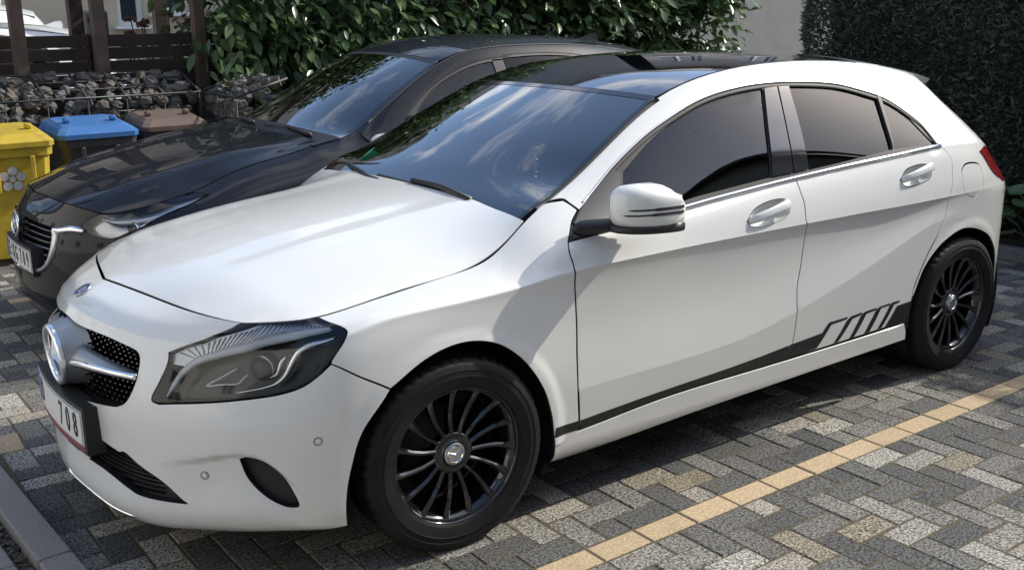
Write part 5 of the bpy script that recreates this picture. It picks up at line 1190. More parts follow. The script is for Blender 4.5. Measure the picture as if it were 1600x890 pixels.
# ------------------------------------------------------------------ ground and paving
rng = random.Random(7)
def nodes(m): return m.node_tree, m.node_tree.nodes['Principled BSDF']
def paver_mat(name, island=False, tan=False):
    """split-stone concrete: tone per block, chips of light and dark grit, moss-brown dirt"""
    m = mat(name, (.1, .1, .1), .85, spec=.3); t, b = nodes(m); N = t.nodes.new; L = t.links.new
    tc = N('ShaderNodeTexCoord'); geo = N('ShaderNodeNewGeometry'); oi = N('ShaderNodeObjectInfo')
    rnd = geo.outputs['Random Per Island'] if island else oi.outputs['Random']
    pos = geo.outputs['Position']
    ramp = N('ShaderNodeValToRGB'); cr = ramp.color_ramp
    if tan: stops = ((0, (.46, .35, .22)), (.5, (.53, .41, .265)), (1, (.42, .325, .21)))
    else: stops = ((0, (.062, .063, .063)), (.26, (.086, .085, .083)), (.42, (.110, .107, .101)), (.56, (.150, .143, .130)), (.70, (.19, .18, .16)), (.85, (.28, .265, .238)), (1, (.17, .148, .108)))
    cr.elements[0].position, cr.elements[0].color = stops[0][0], (*stops[0][1], 1); cr.elements[1].position, cr.elements[1].color = stops[-1][0], (*stops[-1][1], 1)
    for p_, c_ in stops[1:-1]: e = cr.elements.new(p_); e.color = (*c_, 1)
    L(rnd, ramp.inputs[0])
    n1 = N('ShaderNodeTexNoise'); n1.inputs['Scale'].default_value = 120; n1.inputs['Detail'].default_value = 4; n1.inputs['Roughness'].default_value = .7; L(pos, n1.inputs['Vector'])
    r1 = N('ShaderNodeValToRGB'); r1.color_ramp.elements[0].position = .40; r1.color_ramp.elements[1].position = .62
    a, z = (.70, 1.22) if tan else (.22, 2.3)
    r1.color_ramp.elements[0].color = (a, a, a, 1); r1.color_ramp.elements[1].color = (z, z * .99, z * .96, 1); L(n1.outputs['Fac'], r1.inputs[0])
    mu = N('ShaderNodeMix'); mu.data_type = 'RGBA'; mu.blend_type = 'MULTIPLY'; mu.inputs['Factor'].default_value = 1; L(ramp.outputs[0], mu.inputs[6]); L(r1.outputs[0], mu.inputs[7])
    n2 = N('ShaderNodeTexNoise'); n2.inputs['Scale'].default_value = 7; n2.inputs['Detail'].default_value = 6; L(pos, n2.inputs['Vector'])
    r2 = N('ShaderNodeValToRGB'); r2.color_ramp.elements[0].position = .56; r2.color_ramp.elements[1].position = .76; r2.color_ramp.elements[0].color = (0, 0, 0, 1); r2.color_ramp.elements[1].color = (.55, .55, .55, 1); L(n2.outputs['Fac'], r2.inputs[0])
    mx = N('ShaderNodeMix'); mx.data_type = 'RGBA'; L(r2.outputs[0], mx.inputs['Factor']); L(mu.outputs[2], mx.inputs[6]); mx.inputs[7].default_value = (.10, .080, .045, 1) if not tan else (.30, .22, .13, 1)
    L(mx.outputs[2], b.inputs['Base Color'])
    bp = N('ShaderNodeBump'); bp.inputs['Strength'].default_value = .35 if tan else .8; bp.inputs['Distance'].default_value = .0022; L(n1.outputs['Fac'], bp.inputs['Height']); L(bp.outputs[0], b.inputs['Normal'])
    return m
M_PAV = paver_mat('paver_stone'); M_PAVI = paver_mat('paver_stone_rest', True); M_TANP = paver_mat('paver_tan', False, True); M_TANI = paver_mat('paver_tan_rest', True, True)
M_SAND = mat('joint_sand', (.065, .055, .038), .95, noise=(60, (.13, .105, .055), 5, .4, .7), bump=(200, .6, .003))
ground = MB(); ground.box((-4, 0, -.0530), (60, 60, .1))
go = ground.build('ground', M_SAND); tag(go, kind='structure')
pavement = empty('pavement', (0, 0, 0)); tag(pavement, kind='structure')
def paver_mesh(lx, ly, m):
    b = MB(); e = .004; h = .0; a, c = lx / 2 - .0028, ly / 2 - .0028
    V = [(-a, -c, -.03), (a, -c, -.03), (a, c, -.03), (-a, c, -.03), (-a, -c, h - e), (a, -c, h - e), (a, c, h - e), (-a, c, h - e), (-a + e, -c + e, h), (a - e, -c + e, h), (a - e, c - e, h), (-a + e, c - e, h)]
    F = [(0, 1, 5, 4), (1, 2, 6, 5), (2, 3, 7, 6), (3, 0, 4, 7), (4, 5, 9, 8), (5, 6, 10, 9), (6, 7, 11, 10), (7, 4, 8, 11), (8, 9, 10, 11)]
    me = bpy.data.meshes.new('paver'); me.from_pydata(V, [], F); me.materials.append(m); return me, V, F
PM = {}
for k_, (lx, ly) in {'h': (.2, .1), 'v': (.1, .2), 's': (.1, .1)}.items():
    PM[k_] = paver_mesh(lx, ly, M_PAV); PM[k_ + 't'] = paver_mesh(lx, ly, M_TANP)
blocks = []
J_LINES = (11, -11, -32)
def is_line(i, j): return j in J_LINES and -49 <= i <= (4 if j != 11 else 12)
i0, i1, j0, j1 = -49, 10, -44, 62
for j in range(j0, j1):
    for i in range(i0, i1):
        d = (i + j - 3) % 4
        if is_line(i, j):
            if i % 2 != 0 or i == i0: blocks.append(((i + 1) * .1 if i != i0 else (i + .5) * .1, (j + .5) * .1, 'ht' if i != i0 else 'st')) if not (i % 2 == 0 and i == i0) else blocks.append(((i + .5) * .1, (j + .5) * .1, 'st'))
            continue
        if d == 0:
            if i + 1 < i1: blocks.append(((i + 1) * .1, (j + .5) * .1, 'h'))
            else: blocks.append(((i + .5) * .1, (j + .5) * .1, 's'))
        elif d == 1:
            if i == i0: blocks.append(((i + .5) * .1, (j + .5) * .1, 's'))
        elif d == 2:
            if is_line(i, j + 1): blocks.append(((i + .5) * .1, (j + .5) * .1, 's'))
            else: blocks.append(((i + .5) * .1, (j + 1) * .1, 'v'))
        elif d == 3 and (is_line(i, j - 1) or j == j0): blocks.append(((i + .5) * .1, (j + .5) * .1, 's'))
def to_px(P):
    d = Vector(P) - CAMPOS; z = d.dot(CF)
    if z <= .2: return None
    return 800 + 1630.45 * d.dot(CR) / z, 445 - 1630.45 * d.dot(CU) / z, z
def seen(x, y):
    q = to_px((x, y, 0))
    if not q or not (-30 < q[0] < 1630 and 380 < q[1] < 920): return 0
    if -3.3 < x < .85 and -.95 < y < .70: return 0
    if -3.9 < x < .5 and -3.2 < y < -1.3: return 0
    if q[0] > 60 and q[1] < 700 and y < -.9 and x < .5: return 0
    return 1e3 / q[2] ** 2
scored = sorted(((seen(x, y), n) for n, (x, y, k_) in enumerate(blocks)), reverse=True)
near = set(n for s, n in scored[:300] if s > 0)
rest = {'n': MB(), 't': MB()}
for n, (x, y, k_) in enumerate(blocks):
    dz = rng.uniform(-.0022, .0022); tilt = (rng.uniform(-.006, .006), rng.uniform(-.006, .006), rng.uniform(-.008, .008))
    if n in near:
        o = bpy.data.objects.new('paver', PM[k_][0]); COL.objects.link(o); o.parent = pavement; o.location = (x, y, dz); o.rotation_euler = tilt
    else:
        V, F = PM[k_][1:]; rest['t' if 't' in k_ else 'n'].add([(x + v[0] + v[1] * -tilt[2], y + v[1] + v[0] * tilt[2], dz + v[2] + v[0] * -tilt[1] + v[1] * tilt[0]) for v in V], F)
tag(rest['n'].build('paver_field', M_PAVI, pavement), kind='stuff'); tag(rest['t'].build('marker_pavers', M_TANI, pavement), kind='stuff')
o = bpy.data.objects.new('paver', PM['vt'][0]); COL.objects.link(o); o.parent = pavement; o.location = (.955, -.90, .0036); o.rotation_euler = (0, 0, -.05)
# moss and grit in the joints
moss = MB()
for _ in range(5200):
    n = rng.randrange(len(blocks)); x, y, k_ = blocks[n]
    if not seen(x, y): continue
    lx, ly = (.1, .05) if k_[0] == 'h' else ((.05, .1) if k_[0] == 'v' else (.05, .05))
    if rng.random() < .5: px, py = x + rng.choice((-1, 1)) * lx, y + rng.uniform(-ly, ly)
    else: px, py = x + rng.uniform(-lx, lx), y + rng.choice((-1, 1)) * ly
    r = rng.uniform(.0018, .0045); a = rng.uniform(0, 3)
    V = [(px + r * math.cos(a + q * 2.1) * rng.uniform(.7, 1.4), py + r * math.sin(a + q * 2.1) * rng.uniform(.7, 1.4), -.004) for q in range(3)] + [(px, py, rng.uniform(-.001, .003))]
    moss.add(V, [(0, 1, 3), (1, 2, 3), (2, 0, 3)])
tag(moss.build('joint_moss', mat('moss', (.060, .055, .018), .95, noise=(40, (.11, .085, .035), 3, .35, .7)), pavement), kind='stuff')

# kerb, channel and slabs in front of the bays
M_KERB = mat('kerb_granite', (.26, .25, .235), .8, noise=(180, (.13, .125, .12), 4, .35, .65), bump=(160, .5, .002))
KA = math.atan2(-.050, .952)
kerb = empty('kerb', (1.005, 0, 0), -KA * -1); tag(kerb, kind='structure')
kerb.rotation_euler = (0, 0, math.radians(3.0))
for k_ in range(-5, 4):
    b = MB(); b.box((.052, k_ * 1.0 + .73, -.03), (.100, .994, .16), None, .007); b.build('kerb_stone', M_KERB, kerb)
slabs = empty('footpath', (1.005, 0, 0)); slabs.rotation_euler = (0, 0, math.radians(3.0)); tag(slabs, kind='structure')
for ix in range(6):
    for k_ in range(-14, 14):
        b = MB(); b.box((.302 + ix * .304, k_ * .304 + .02 + (.15 if ix % 2 else 0), -.005 + rng.uniform(-.002, .002)), (.299, .299, .07), None, .005); b.build('paving_slab', M_KERB, slabs)
M_BOUNCEROAD = mat('bounce_pale_paving', (.45, .44, .41), .85, noise=(60, (.38, .37, .35), 5, .35, .7), bump=(150, .6, .003))
b = MB(); b.box((6.3, 0, -.045), (5.4, 60, .09)); tag(b.build('bounce_road', M_BOUNCEROAD), kind='structure')  # unseen road, added and kept pale to bounce light onto the bumper
M_CONC = mat('light_concrete', (.42, .41, .38), .85, noise=(12, (.36, .35, .33), 5, .4, .7), bump=(150, .4, .002))
b = MB(); b.box((3.32, 0, -.035), (.55, 60, .12), None, .01); tag(b.build('road_kerb', M_CONC), kind='structure')
b = MB(); b.box((10.2, 0, -.03), (2.4, 60, .14)); tag(b.build('far_pavement', M_CONC), kind='structure')
rb = MB()
for _ in range(900):
    x, y = rng.uniform(.106, .150), rng.uniform(-2.2, 1.0); r = rng.uniform(.004, .010)
    rb.box((x, y, .0 + rng.uniform(-.01, .008)), (r * 2, r * 1.6, r * 1.3), Matrix.Rotation(rng.uniform(0, 3), 4, 'Z') @ Matrix.Rotation(rng.uniform(0, 3), 4, 'X'), .002)
tag(rb.build('channel_grit', mat('grit', (.13, .12, .10), .9, noise=(30, (.06, .05, .04), 2, .4, .6)), slabs), kind='stuff')
# planting bed behind the bays
bed = MB(); bed.box((-6.3, .5, 0), (2.5, 11, .12)); tag(bed.build('planting_bed', mat('soil', (.030, .024, .017), .95, noise=(20, (.05, .04, .028), 5, .4, .7), bump=(60, .8, .01))), kind='structure')
bk_ = empty('bed_kerb', (0, 0, 0)); tag(bk_, kind='structure')
for k_ in range(-5, 7):
    b = MB(); b.box((-4.97, k_ * 1.0, .015), (.08, .994, .13), None, .008); b.build('kerb_stone', M_KERB, bk_)

# ------------------------------------------------------------------ foliage helpers
def leaf_shape(L, W, n=4, fold=.25, curl=.25):
    """leaf along +X, pointed ellipse folded on its midrib"""
    V = []; F = []
    for i in range(n + 1):
        f = i / n; w = W / 2 * (math.sin(math.pi * f ** .85) ** .8 if 0 < f < 1 else 0.02); z = -curl * L * f * f * .5
        V += [(L * f, -w, z + fold * w), (L * f, 0, z), (L * f, w, z + fold * w)]
    for i in range(n): F += [(i * 3, i * 3 + 3, i * 3 + 4, i * 3 + 1), (i * 3 + 1, i * 3 + 4, i * 3 + 5, i * 3 + 2)]
    return np.array(V), F
def scatter(shape, mats_R, mats_P, scales):
    """join many transformed copies of one leaf"""
    V0, F0 = shape; n = len(V0); F0 = np.array(F0)
    V = np.einsum('nij,kj->nki', mats_R * np.asarray(scales)[:, None, None], V0) + mats_P[:, None, :]
    F = (F0[None] + (np.arange(len(mats_P)) * n)[:, None, None]).reshape(-1, F0.shape[1])
    me = bpy.data.meshes.new('m'); V = V.reshape(-1, 3)
    me.vertices.add(len(V)); me.vertices.foreach_set('co', V.ravel().astype(np.float32)); k = F.shape[1]
    me.loops.add(F.size); me.loops.foreach_set('vertex_index', F.ravel().astype(np.int32)); me.polygons.add(len(F))
    me.polygons.foreach_set('loop_start', np.arange(0, F.size, k, dtype=np.int32)); me.polygons.foreach_set('loop_total', np.full(len(F), k, np.int32))
    me.update(calc_edges=True); return me
def rot_frames(D, roll):
    """frames with X along D, rolled"""
    D = D / np.linalg.norm(D, axis=1)[:, None]; up = np.tile([0, 0, 1.], (len(D), 1)); Y = np.cross(up, D); Y /= np.linalg.norm(Y, axis=1)[:, None] + 1e-9; Z = np.cross(D, Y)
    c, s = np.cos(roll)[:, None], np.sin(roll)[:, None]
    return np.stack([D, Y * c + Z * s, -Y * s + Z * c], 2)
def leaf_mat(name, c1, c2, rough=.35, trans=.18, island=True, back=None):
    m = mat(name, c1, rough, spec=.45); t, b = nodes(m); N = t.nodes.new; L = t.links.new
    g = N('ShaderNodeNewGeometry'); oi = N('ShaderNodeObjectInfo'); r = N('ShaderNodeValToRGB'); r.color_ramp.elements[0].color = (*c1, 1); r.color_ramp.elements[1].color = (*c2, 1)
    L(g.outputs['Random Per Island'] if island else oi.outputs['Random'], r.inputs[0]); L(r.outputs[0], b.inputs['Base Color'])
    tr = N('ShaderNodeBsdfTranslucent'); L(r.outputs[0], tr.inputs[0]); mx = N('ShaderNodeMixShader'); mx.inputs[0].default_value = trans
    o = t.nodes['Material Output']; L(b.outputs[0], mx.inputs[1]); L(tr.outputs[0], mx.inputs[2]); L(mx.outputs[0], o.inputs[0]); return m
npr = np.random.default_rng(5)

# ------------------------------------------------------------------ cherry-laurel hedge behind the black car
M_LAUREL = leaf_mat('laurel_leaf', (.048, .092, .032), (.12, .185, .075), .30, .2); M_LAURELO = leaf_mat('laurel_leaf_near', (.055, .105, .040), (.13, .195, .085), .28, .2, False)
M_TWIG = mat('twig_bark', (.045, .035, .025), .9)
laurel = empty('laurel_hedge', (-4.3, -5.4, 0)); tag(laurel, 'dense cherry laurel hedge with large leaves behind the black car', 'hedge')
def hedge_pts(n, x0, x1, yc, hw, z0, z1, rise=0):
    """points biased to the lumpy outer shell of a long hedge"""
    x = npr.uniform(x0, x1, n); f = npr.uniform(0, 1, n) ** .35
    a = npr.uniform(0, 2 * math.pi, n); lump = 1 + .13 * np.sin(x * 3.1 + a * 2) + .10 * np.sin(x * 7.3 - a * 3) + npr.normal(0, .05, n)
    yy = np.sign(np.cos(a)) * np.abs(np.cos(a)) ** .55; zz = np.sign(np.sin(a)) * np.abs(np.sin(a)) ** .55
    z1 = z1 + rise * np.clip((x + 5.6) / 1.6, 0, 1)                      # grown taller towards the bins
    P = np.stack([x, yc + hw * f * lump * yy, (z0 + z1) / 2 + (z1 - z0) / 2 * f * lump * zz], 1)
    end = np.minimum((x - x0) / .5, (x1 - x) / .5); keep = npr.uniform(0, 1, n) < np.clip(end + .25, 0, 1)
    D = np.stack([npr.normal(0, .55, n), yy + npr.normal(0, .45, n), zz * .35 - .45 + npr.normal(0, .45, n)], 1)
    return P[keep], D[keep]
P, D = hedge_pts(21000, -8.1, -1.55, -5.75, .72, .50, 2.15, 1.25)
lp = P - [-4.3, -5.4, 0]
S_ = npr.uniform(.75, 1.25, len(P)); R_ = rot_frames(D, npr.uniform(-.8, .8, len(P)))
LS = leaf_shape(.140, .058)
px = np.array([to_px(q)[:2] + (to_px(q)[2],) for q in P]); front = (P[:, 1] > -5.35) & (px[:, 0] > 290) & (px[:, 0] < 1215) & (px[:, 1] > -10) & (px[:, 1] < 115)
order = np.where(front)[0]; order = order[np.argsort(-P[order, 1])][:290]; pick = np.zeros(len(P), bool); pick[order] = True
lf = link('foliage', scatter(LS, R_[~pick], lp[~pick], S_[~pick]), laurel, M_LAUREL); tag(lf, kind='stuff')
lme = mesh_from(LS[0], LS[1], True); lme.materials.append(M_LAURELO)
for i in order:
    o = bpy.data.objects.new('leaf', lme); COL.objects.link(o); o.parent = laurel
    M = Matrix(R_[i].tolist()).to_4x4(); M.translation = Vector(lp[i]); o.matrix_local = M @ Matrix.Scale(float(S_[i]) * 1.05, 4)
b = MB()
for k_ in range(26):
    x = -1.9 - k_ * .235 + rng.uniform(-.08, .08) + 4.3; y = rng.uniform(-.55, -.15)
    top = (x + rng.uniform(-.3, .3), y + rng.uniform(-.3, .3), rng.uniform(1.5, 1.95)); mid = ((x + top[0]) / 2 + rng.uniform(-.1, .1), (y + top[1]) / 2, .9)
    b.tube([(x, y, 0), mid, top], [.030, .022, .010], 6)
    for _ in range(3):
        q = Vector(mid).lerp(Vector(top), rng.random()); b.tube([q, q + Vector((rng.uniform(-.4, .4), rng.uniform(-.4, .4), rng.uniform(0, .4)))], [.010, .005], 5)
b.build('trunk', M_TWIG, laurel)
# inner twilight of the hedge: close inner foliage mass
Pi, Di = hedge_pts(10000, -8.0, -1.7, -5.80, .45, .70, 2.0, 1.2)
tag(link('inner_foliage', scatter(LS, rot_frames(Di, npr.uniform(-1, 1, len(Pi))), Pi - [-4.3, -5.4, 0], npr.uniform(.9, 1.5, len(Pi))), laurel, M_LAUREL), kind='stuff')

# ------------------------------------------------------------------ clipped yew hedge at the rear of the bays
M_YEW = leaf_mat('yew_needles', (.072, .10, .078), (.12, .15, .115), .5, .25)
yew = empty('yew_hedge', (-5.9, 1.0, 0)); tag(yew, 'tall clipped dark yew hedge behind the tail of the white car', 'hedge')
def yew_pts(n, x0, x1, y0, y1, z0, z1):
    """clipped block: points near its faces"""
    f = npr.integers(0, 4, n); u = npr.uniform(0, 1, n); v = npr.uniform(0, 1, n); d = npr.exponential(.035, n)
    P = np.empty((n, 3)); D = np.empty((n, 3))
    w = .05 * np.sin(u * 23) + .04 * np.sin(v * 17 + u * 9)
    for k_, (ax, val, sg) in enumerate(((0, x1, 1), (0, x1, 1), (1, y0, -1), (2, z1, 1))):
        m_ = f == k_; U, W_ = u[m_], v[m_]
        if ax == 0: P[m_] = np.stack([val + sg * (w[m_] - d[m_]), y0 + (y1 - y0) * U, z0 + (z1 - z0) * W_], 1); D[m_] = [1, 0, .35]
        elif ax == 1: P[m_] = np.stack([x0 + (x1 - x0) * U, val - w[m_] + d[m_], z0 + (z1 - z0) * W_], 1); D[m_] = [.2, -1, .35]
        else: P[m_] = np.stack([x0 + (x1 - x0) * U, y0 + (y1 - y0) * W_, val + w[m_] - d[m_]], 1); D[m_] = [.2, 0, 1]
    return P, D + npr.normal(0, .55, (n, 3))
P, D = yew_pts(85000, -6.5, -5.25, -2.1, 2.6, .10, 2.05)
NS = (np.array([(0, -.003, 0), (.03, -.009, .002), (.060, 0, 0), (.03, .009, .002), (0, .003, 0)]), [(0, 1, 2, 3, 4)])
tag(link('foliage', scatter(NS, rot_frames(D, npr.uniform(-1.5, 1.5, len(P))), P - [-5.9, 1.0, 0], npr.uniform(.4, 1.0, len(P))), yew, M_YEW), kind='stuff')
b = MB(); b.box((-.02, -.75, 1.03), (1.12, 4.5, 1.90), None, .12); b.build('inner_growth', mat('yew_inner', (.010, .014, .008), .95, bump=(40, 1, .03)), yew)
b = MB()
for k_ in range(9): b.tube([(rng.uniform(-.2, .2), -2.8 + k_ * .5, 0), (rng.uniform(-.2, .2), -2.8 + k_ * .5, 1.4)], [.05, .03], 7)
b.build('trunk', M_TWIG, yew)
# broad-leaved plants in the bed
M_BERG = leaf_mat('bergenia_leaf', (.060, .105, .040), (.13, .19, .085), .35, .2, False)
def round_leaf(L, W):
    n = 12; V = [(L * .5, 0, -.012)]; 
    for k_ in range(n): a = 2 * math.pi * k_ / n; V.append((L * .5 + L * .5 * math.cos(a), W / 2 * math.sin(a), .012 + .006 * math.sin(3 * a)))
    return mesh_from(V, [(0, 1 + k_, 1 + (k_ + 1) % n) for k_ in range(n)], True)
BL = round_leaf(.15, .135); BL.materials.append(M_BERG)
for k_, (x, y, h, lab) in enumerate(((-5.06, -.42, .40, 'broad-leaved plant by the tail lamp, left of its kind'), (-5.02, .02, .46, 'tall broad-leaved green plant at the right edge behind the rear wheel'), (-5.05, .40, .34, 'low broad-leaved plant at the right edge of the planting bed'), (-5.08, -.85, .30, 'small broad-leaved plant half hidden by the white tailgate'))):
    pl = empty('leafy_plant', (x, y, .06)); tag(pl, lab, 'plant', 'broad-leaved plants in the bed')
    st_ = MB()
    for q in range(15):
        a = q * 2.4 + rng.uniform(-.3, .3); hh = h * (.35 + .65 * (q / 14)) ; rr = .05 + .16 * (1 - q / 18); e = Vector((rr * math.cos(a), rr * math.sin(a), hh))
        st_.tube([(0, 0, 0), e * .6 + Vector((0, 0, hh * .2)), e], .005, 5)
        o = bpy.data.objects.new('leaf', BL); COL.objects.link(o); o.parent = pl; o.location = e; o.rotation_euler = (rng.uniform(-.3, .3), rng.uniform(-.5, .5) + .15, a); o.scale = (rng.uniform(.75, 1.15),) * 3
    st_.build('stem', mat('plant_stem', (.08, .10, .04), .6), pl)
# ------------------------------------------------------------------ wheelie bins
def bin_(x, yf, w, d, h, body, lid, label, stickers=()):
    r = empty('wheelie_bin', (x, yf - d / 2, 0)); tag(r, label, 'bin')
    def rect_ring(sx, sy, z, y0=0, c=.04):
        a, b = sx / 2, sy / 2; return [(-a + c, -b + y0, z), (a - c, -b + y0, z), (a, -b + c + y0, z), (a, b - c + y0, z), (a - c, b + y0, z), (-a + c, b + y0, z), (-a, b - c + y0, z), (-a, -b + c + y0, z)]
    hb = h * .90
    loft([rect_ring(w * .76, d * .70, .05, -.02), rect_ring(w * .80, d * .76, h * .3, -.01), rect_ring(w * .92, d * .90, hb - .06), rect_ring(w * .98, d * .96, hb - .058), rect_ring(w, d * .98, hb)], 'body', body, r, smooth=False)
    lr = [rect_ring(w * 1.03, d * 1.04, hb + .002), rect_ring(w * 1.04, d * 1.05, hb + .035), rect_ring(w * .99, d * 1.0, hb + .045, -.005), rect_ring(w * .93, d * .92, hb + .060, -.01), rect_ring(w * .80, d * .78, hb + .080, -.01)]
    lr = [[(px_, py_, pz_ + (.045 * (-py_ / d + .5) if i > 1 else .02 * (-py_ / d + .5))) for px_, py_, pz_ in ring] for i, ring in enumerate(lr)]
    loft(lr, 'lid', lid, r, smooth=False)
    b = MB(); b.tube([(-w * .36, -d * .54, hb + .05), (-w * .36, -d * .60, hb + .07), (w * .36, -d * .60, hb + .07), (w * .36, -d * .54, hb + .05)], .014, 8); b.build('handle', lid, r)
    for s in (-1, 1):
        b = MB(); b.box((s * w * .30, d * .10, hb + .118), (.045, .06, .035), None, .01); b.build('lid_grip', lid, r)
        b = MB(); b.lathe([(.0, -.025), (.085, -.025), (.10, -.02), (.10, .02), (.085, .025), (0, .025)], 24, Matrix.Translation((s * w * .36, -d * .36, .10)) @ Matrix.Rotation(math.pi / 2, 4, 'Y')); b.build('wheel', M_RUBBER, r)
    for s in (-.22, .22):
        b = MB(); b.box((s * w, d * .465, hb * .78), (.03, .02, hb * .30), Matrix.Rotation(math.radians(-6), 4, 'X'), .006); b.build('rib', body, r)
    for (sx, sz, rad) in stickers:
        yy = d * .38 + (sz - h * .3) / (hb - .06 - h * .3) * d * .07 + .004
        b = MB(); b.lathe([(rad, 0), (rad * .96, .0012), (0, .0012)], 18, Matrix.Translation((sx, yy, sz)) @ Matrix.Rotation(math.radians(-90 - 5), 4, 'X'), False); b.build('sticker', mat('sticker_grey', (.40, .40, .42), .6), r)
    return r
M_YEL = mat('bin_yellow', (.46, .33, .025), .5, noise=(9, (.30, .21, .03), 6, .42, .78)); M_GREYBIN = mat('bin_grey', (.030, .034, .040), .5, noise=(9, (.045, .046, .05), 4, .4, .7)); M_BLID = mat('bin_blue', (.040, .14, .36), .45, noise=(7, (.09, .19, .37), 5, .45, .8)); M_BRLID = mat('bin_brown', (.125, .088, .070), .5, noise=(7, (.165, .13, .11), 5, .45, .8))
fl = [(.02 + .055 * math.cos(a), .58 + .055 * math.sin(a), .030) for a in np.linspace(.4, 6.6, 6)[:-1]] + [(.02, .58, .02)] + [(-.10 + .045 * math.cos(a), .47 + .045 * math.sin(a), .026) for a in np.linspace(0, 6.28, 6)[:-1]]
bin_(.20, -4.02, .50, .55, .87, M_YEL, M_YEL, 'yellow wheelie bin with grey flower stickers at the left edge', fl)
bin_(-.44, -4.36, .54, .56, .855, M_GREYBIN, M_BLID, 'dark grey wheelie bin with bright blue lid beside the yellow bin')
bin_(-1.04, -4.50, .48, .50, .855, M_GREYBIN, M_BRLID, 'dark wheelie bin with brown lid right of the blue-lidded one')

# ------------------------------------------------------------------ stone baskets
M_WIRE = mat('wire_dark', (.030, .036, .040), .45, metal=.3)
M_STONES = [mat('stone_%s' % n, c, .85, noise=(14, c2, 4, .35, .7), bump=(40, .6, .01)) for n, c, c2 in (('grey', (.075, .075, .076), (.12, .117, .11)), ('warm', (.10, .082, .065), (.14, .12, .10)), ('pale', (.15, .145, .135), (.09, .088, .085)))]
def rock(seed, m):
    g = np.random.default_rng(seed); import_dirs = []
    V = []
    for i in range(5):
        th = math.pi * i / 4
        for k_ in range(7):
            a = 2 * math.pi * k_ / 7 + .4 * i; v = np.array([math.sin(th) * math.cos(a), math.sin(th) * math.sin(a), math.cos(th)])
            V.append(v * (1 + g.normal(0, .16)))
    F = []
    for i in range(4):
        for k_ in range(7): F.append((i * 7 + k_, i * 7 + (k_ + 1) % 7, (i + 1) * 7 + (k_ + 1) % 7, (i + 1) * 7 + k_))
    me = mesh_from(np.array(V) * [.075, .055, .05], F, False); me.materials.append(m); return me
ROCKS = [rock(q, M_STONES[q % 3]) for q in range(9)]
def gabion(loc, rz, length, depth, hf, hb_, label, n_face):
    r = empty('stone_basket', loc, rz); tag(r, label, 'stone basket', 'wire baskets filled with stones')
    for k_ in range(n_face):                                             # front face and sloping top
        o = bpy.data.objects.new('stone', rng.choice(ROCKS)); COL.objects.link(o); o.parent = r
        cols = max(1, int(length / .115)); row, c_ = divmod(k_, cols); x = (c_ + .5 + rng.uniform(-.25, .25) + .4 * (row % 2)) * length / cols
        if row < 5: o.location = (x, -.055 + rng.uniform(-.03, .02), hf - .06 - row * .088 + rng.uniform(-.02, .02))
        else:
            f = (row - 5 + .5) / 3; o.location = (x, -.04 - f * depth * .9, hf + (hb_ - hf) * f - .03 + rng.uniform(-.02, .03))
        o.rotation_euler = (rng.uniform(-.6, .6), rng.uniform(-.6, .6), rng.uniform(0, 3)); s = rng.uniform(.75, 1.15); o.scale = (s, s, s)
    b = MB(); b.box((length / 2, -depth / 2 - .05, hf / 2 - .08), (length, depth - .08, hf - .2)); b.build('stone_core', M_STONES[0], r)
    def bar(p, q, t=.0055, nm='wire'):
        b = MB(); b.tube([p, q], t, 6); b.build(nm, M_WIRE, r)
    for z in (hf, hf - .20, hf - .40, hf - .60, .12): bar((0, .02, z), (length, .02, z), .009 if z == hf else .006)
    bar((0, -depth, hb_), (length, -depth, hb_), .009)
    n = int(length / .29)
    for k_ in range(n + 1):
        x = length * k_ / n
        bar((x, .02, hf), (x, -depth, hb_), .011 if k_ in (0, n) or k_ == 4 else .0085); bar((x, .02, 0), (x, .02, hf), .0045)
    for f in (.33, .66): bar((0, .02 - (depth + .02) * f, hf + (hb_ - hf) * f), (length, .02 - (depth + .02) * f, hf + (hb_ - hf) * f), .004)
    return r
gabion((-1.42, -5.02, 0), 0, 2.9, .45, 1.005, 1.165, 'long wire basket of stones behind the wheelie bins', 25 * 8)
gabion((-1.46, -4.30, 0), math.radians(-90), .78, .40, 1.00, 1.12, 'short wire basket of stones beside the laurel hedge', 6 * 8)

# ------------------------------------------------------------------ fence and timber posts
M_FENCE = mat('stained_boards', (.035, .022, .018), .7, noise=(5, (.055, .036, .028), 6, .35, .7), bump=(40, .3, .004))
M_POST = mat('weathered_post', (.075, .052, .042), .8, noise=(6, (.12, .088, .07), 6, .35, .7), bump=(40, .4, .005))
fence = empty('board_fence', (0, -5.72, 0)); tag(fence, 'dark brown fence of horizontal boards behind the stone baskets', 'fence')
for k_ in range(12):
    for x0, x1 in ((3.0, .55), (.54, -.80), (-.81, -1.66), (-1.67, -3.4)):
        b = MB(); b.box(((x0 + x1) / 2, 0, 1.405 - k_ * .104 + rng.uniform(-.003, .003)), (x0 - x1 - .006, .022, .094 + rng.uniform(-.002, .002)), None, .003); b.build('board', M_FENCE, fence)
for x in (.545, -.805, -1.665): b = MB(); b.box((x, -.045, .73), (.07, .06, 1.46)); b.build('fence_post', M_FENCE, fence)
pg = empty('timber_pergola', (0, -5.58, 0)); tag(pg, 'weathered timber posts and rafters of a pergola over the bins', 'pergola')
for x in (-.235, -.845, -1.665, 1.2, 2.6): b = MB(); b.box((x, 0, 1.22), (.098, .098, 2.44), None, .006); b.build('post', M_POST, pg)
b = MB(); b.box((-1.33, 0, 2.51), (.80, .10, .13), None, .006); b.build('beam', M_POST, pg)
for y in (0, 1.5): b = MB(); b.box((1.05, y, 2.51), (4.2, .10, .14), None, .006); b.build('beam', M_POST, pg)
for k_ in range(9): b = MB(); b.box((-.95 + k_ * .5, .65, 2.65), (.07, 2.6, .13), None, .005); b.build('rafter', M_POST, pg)
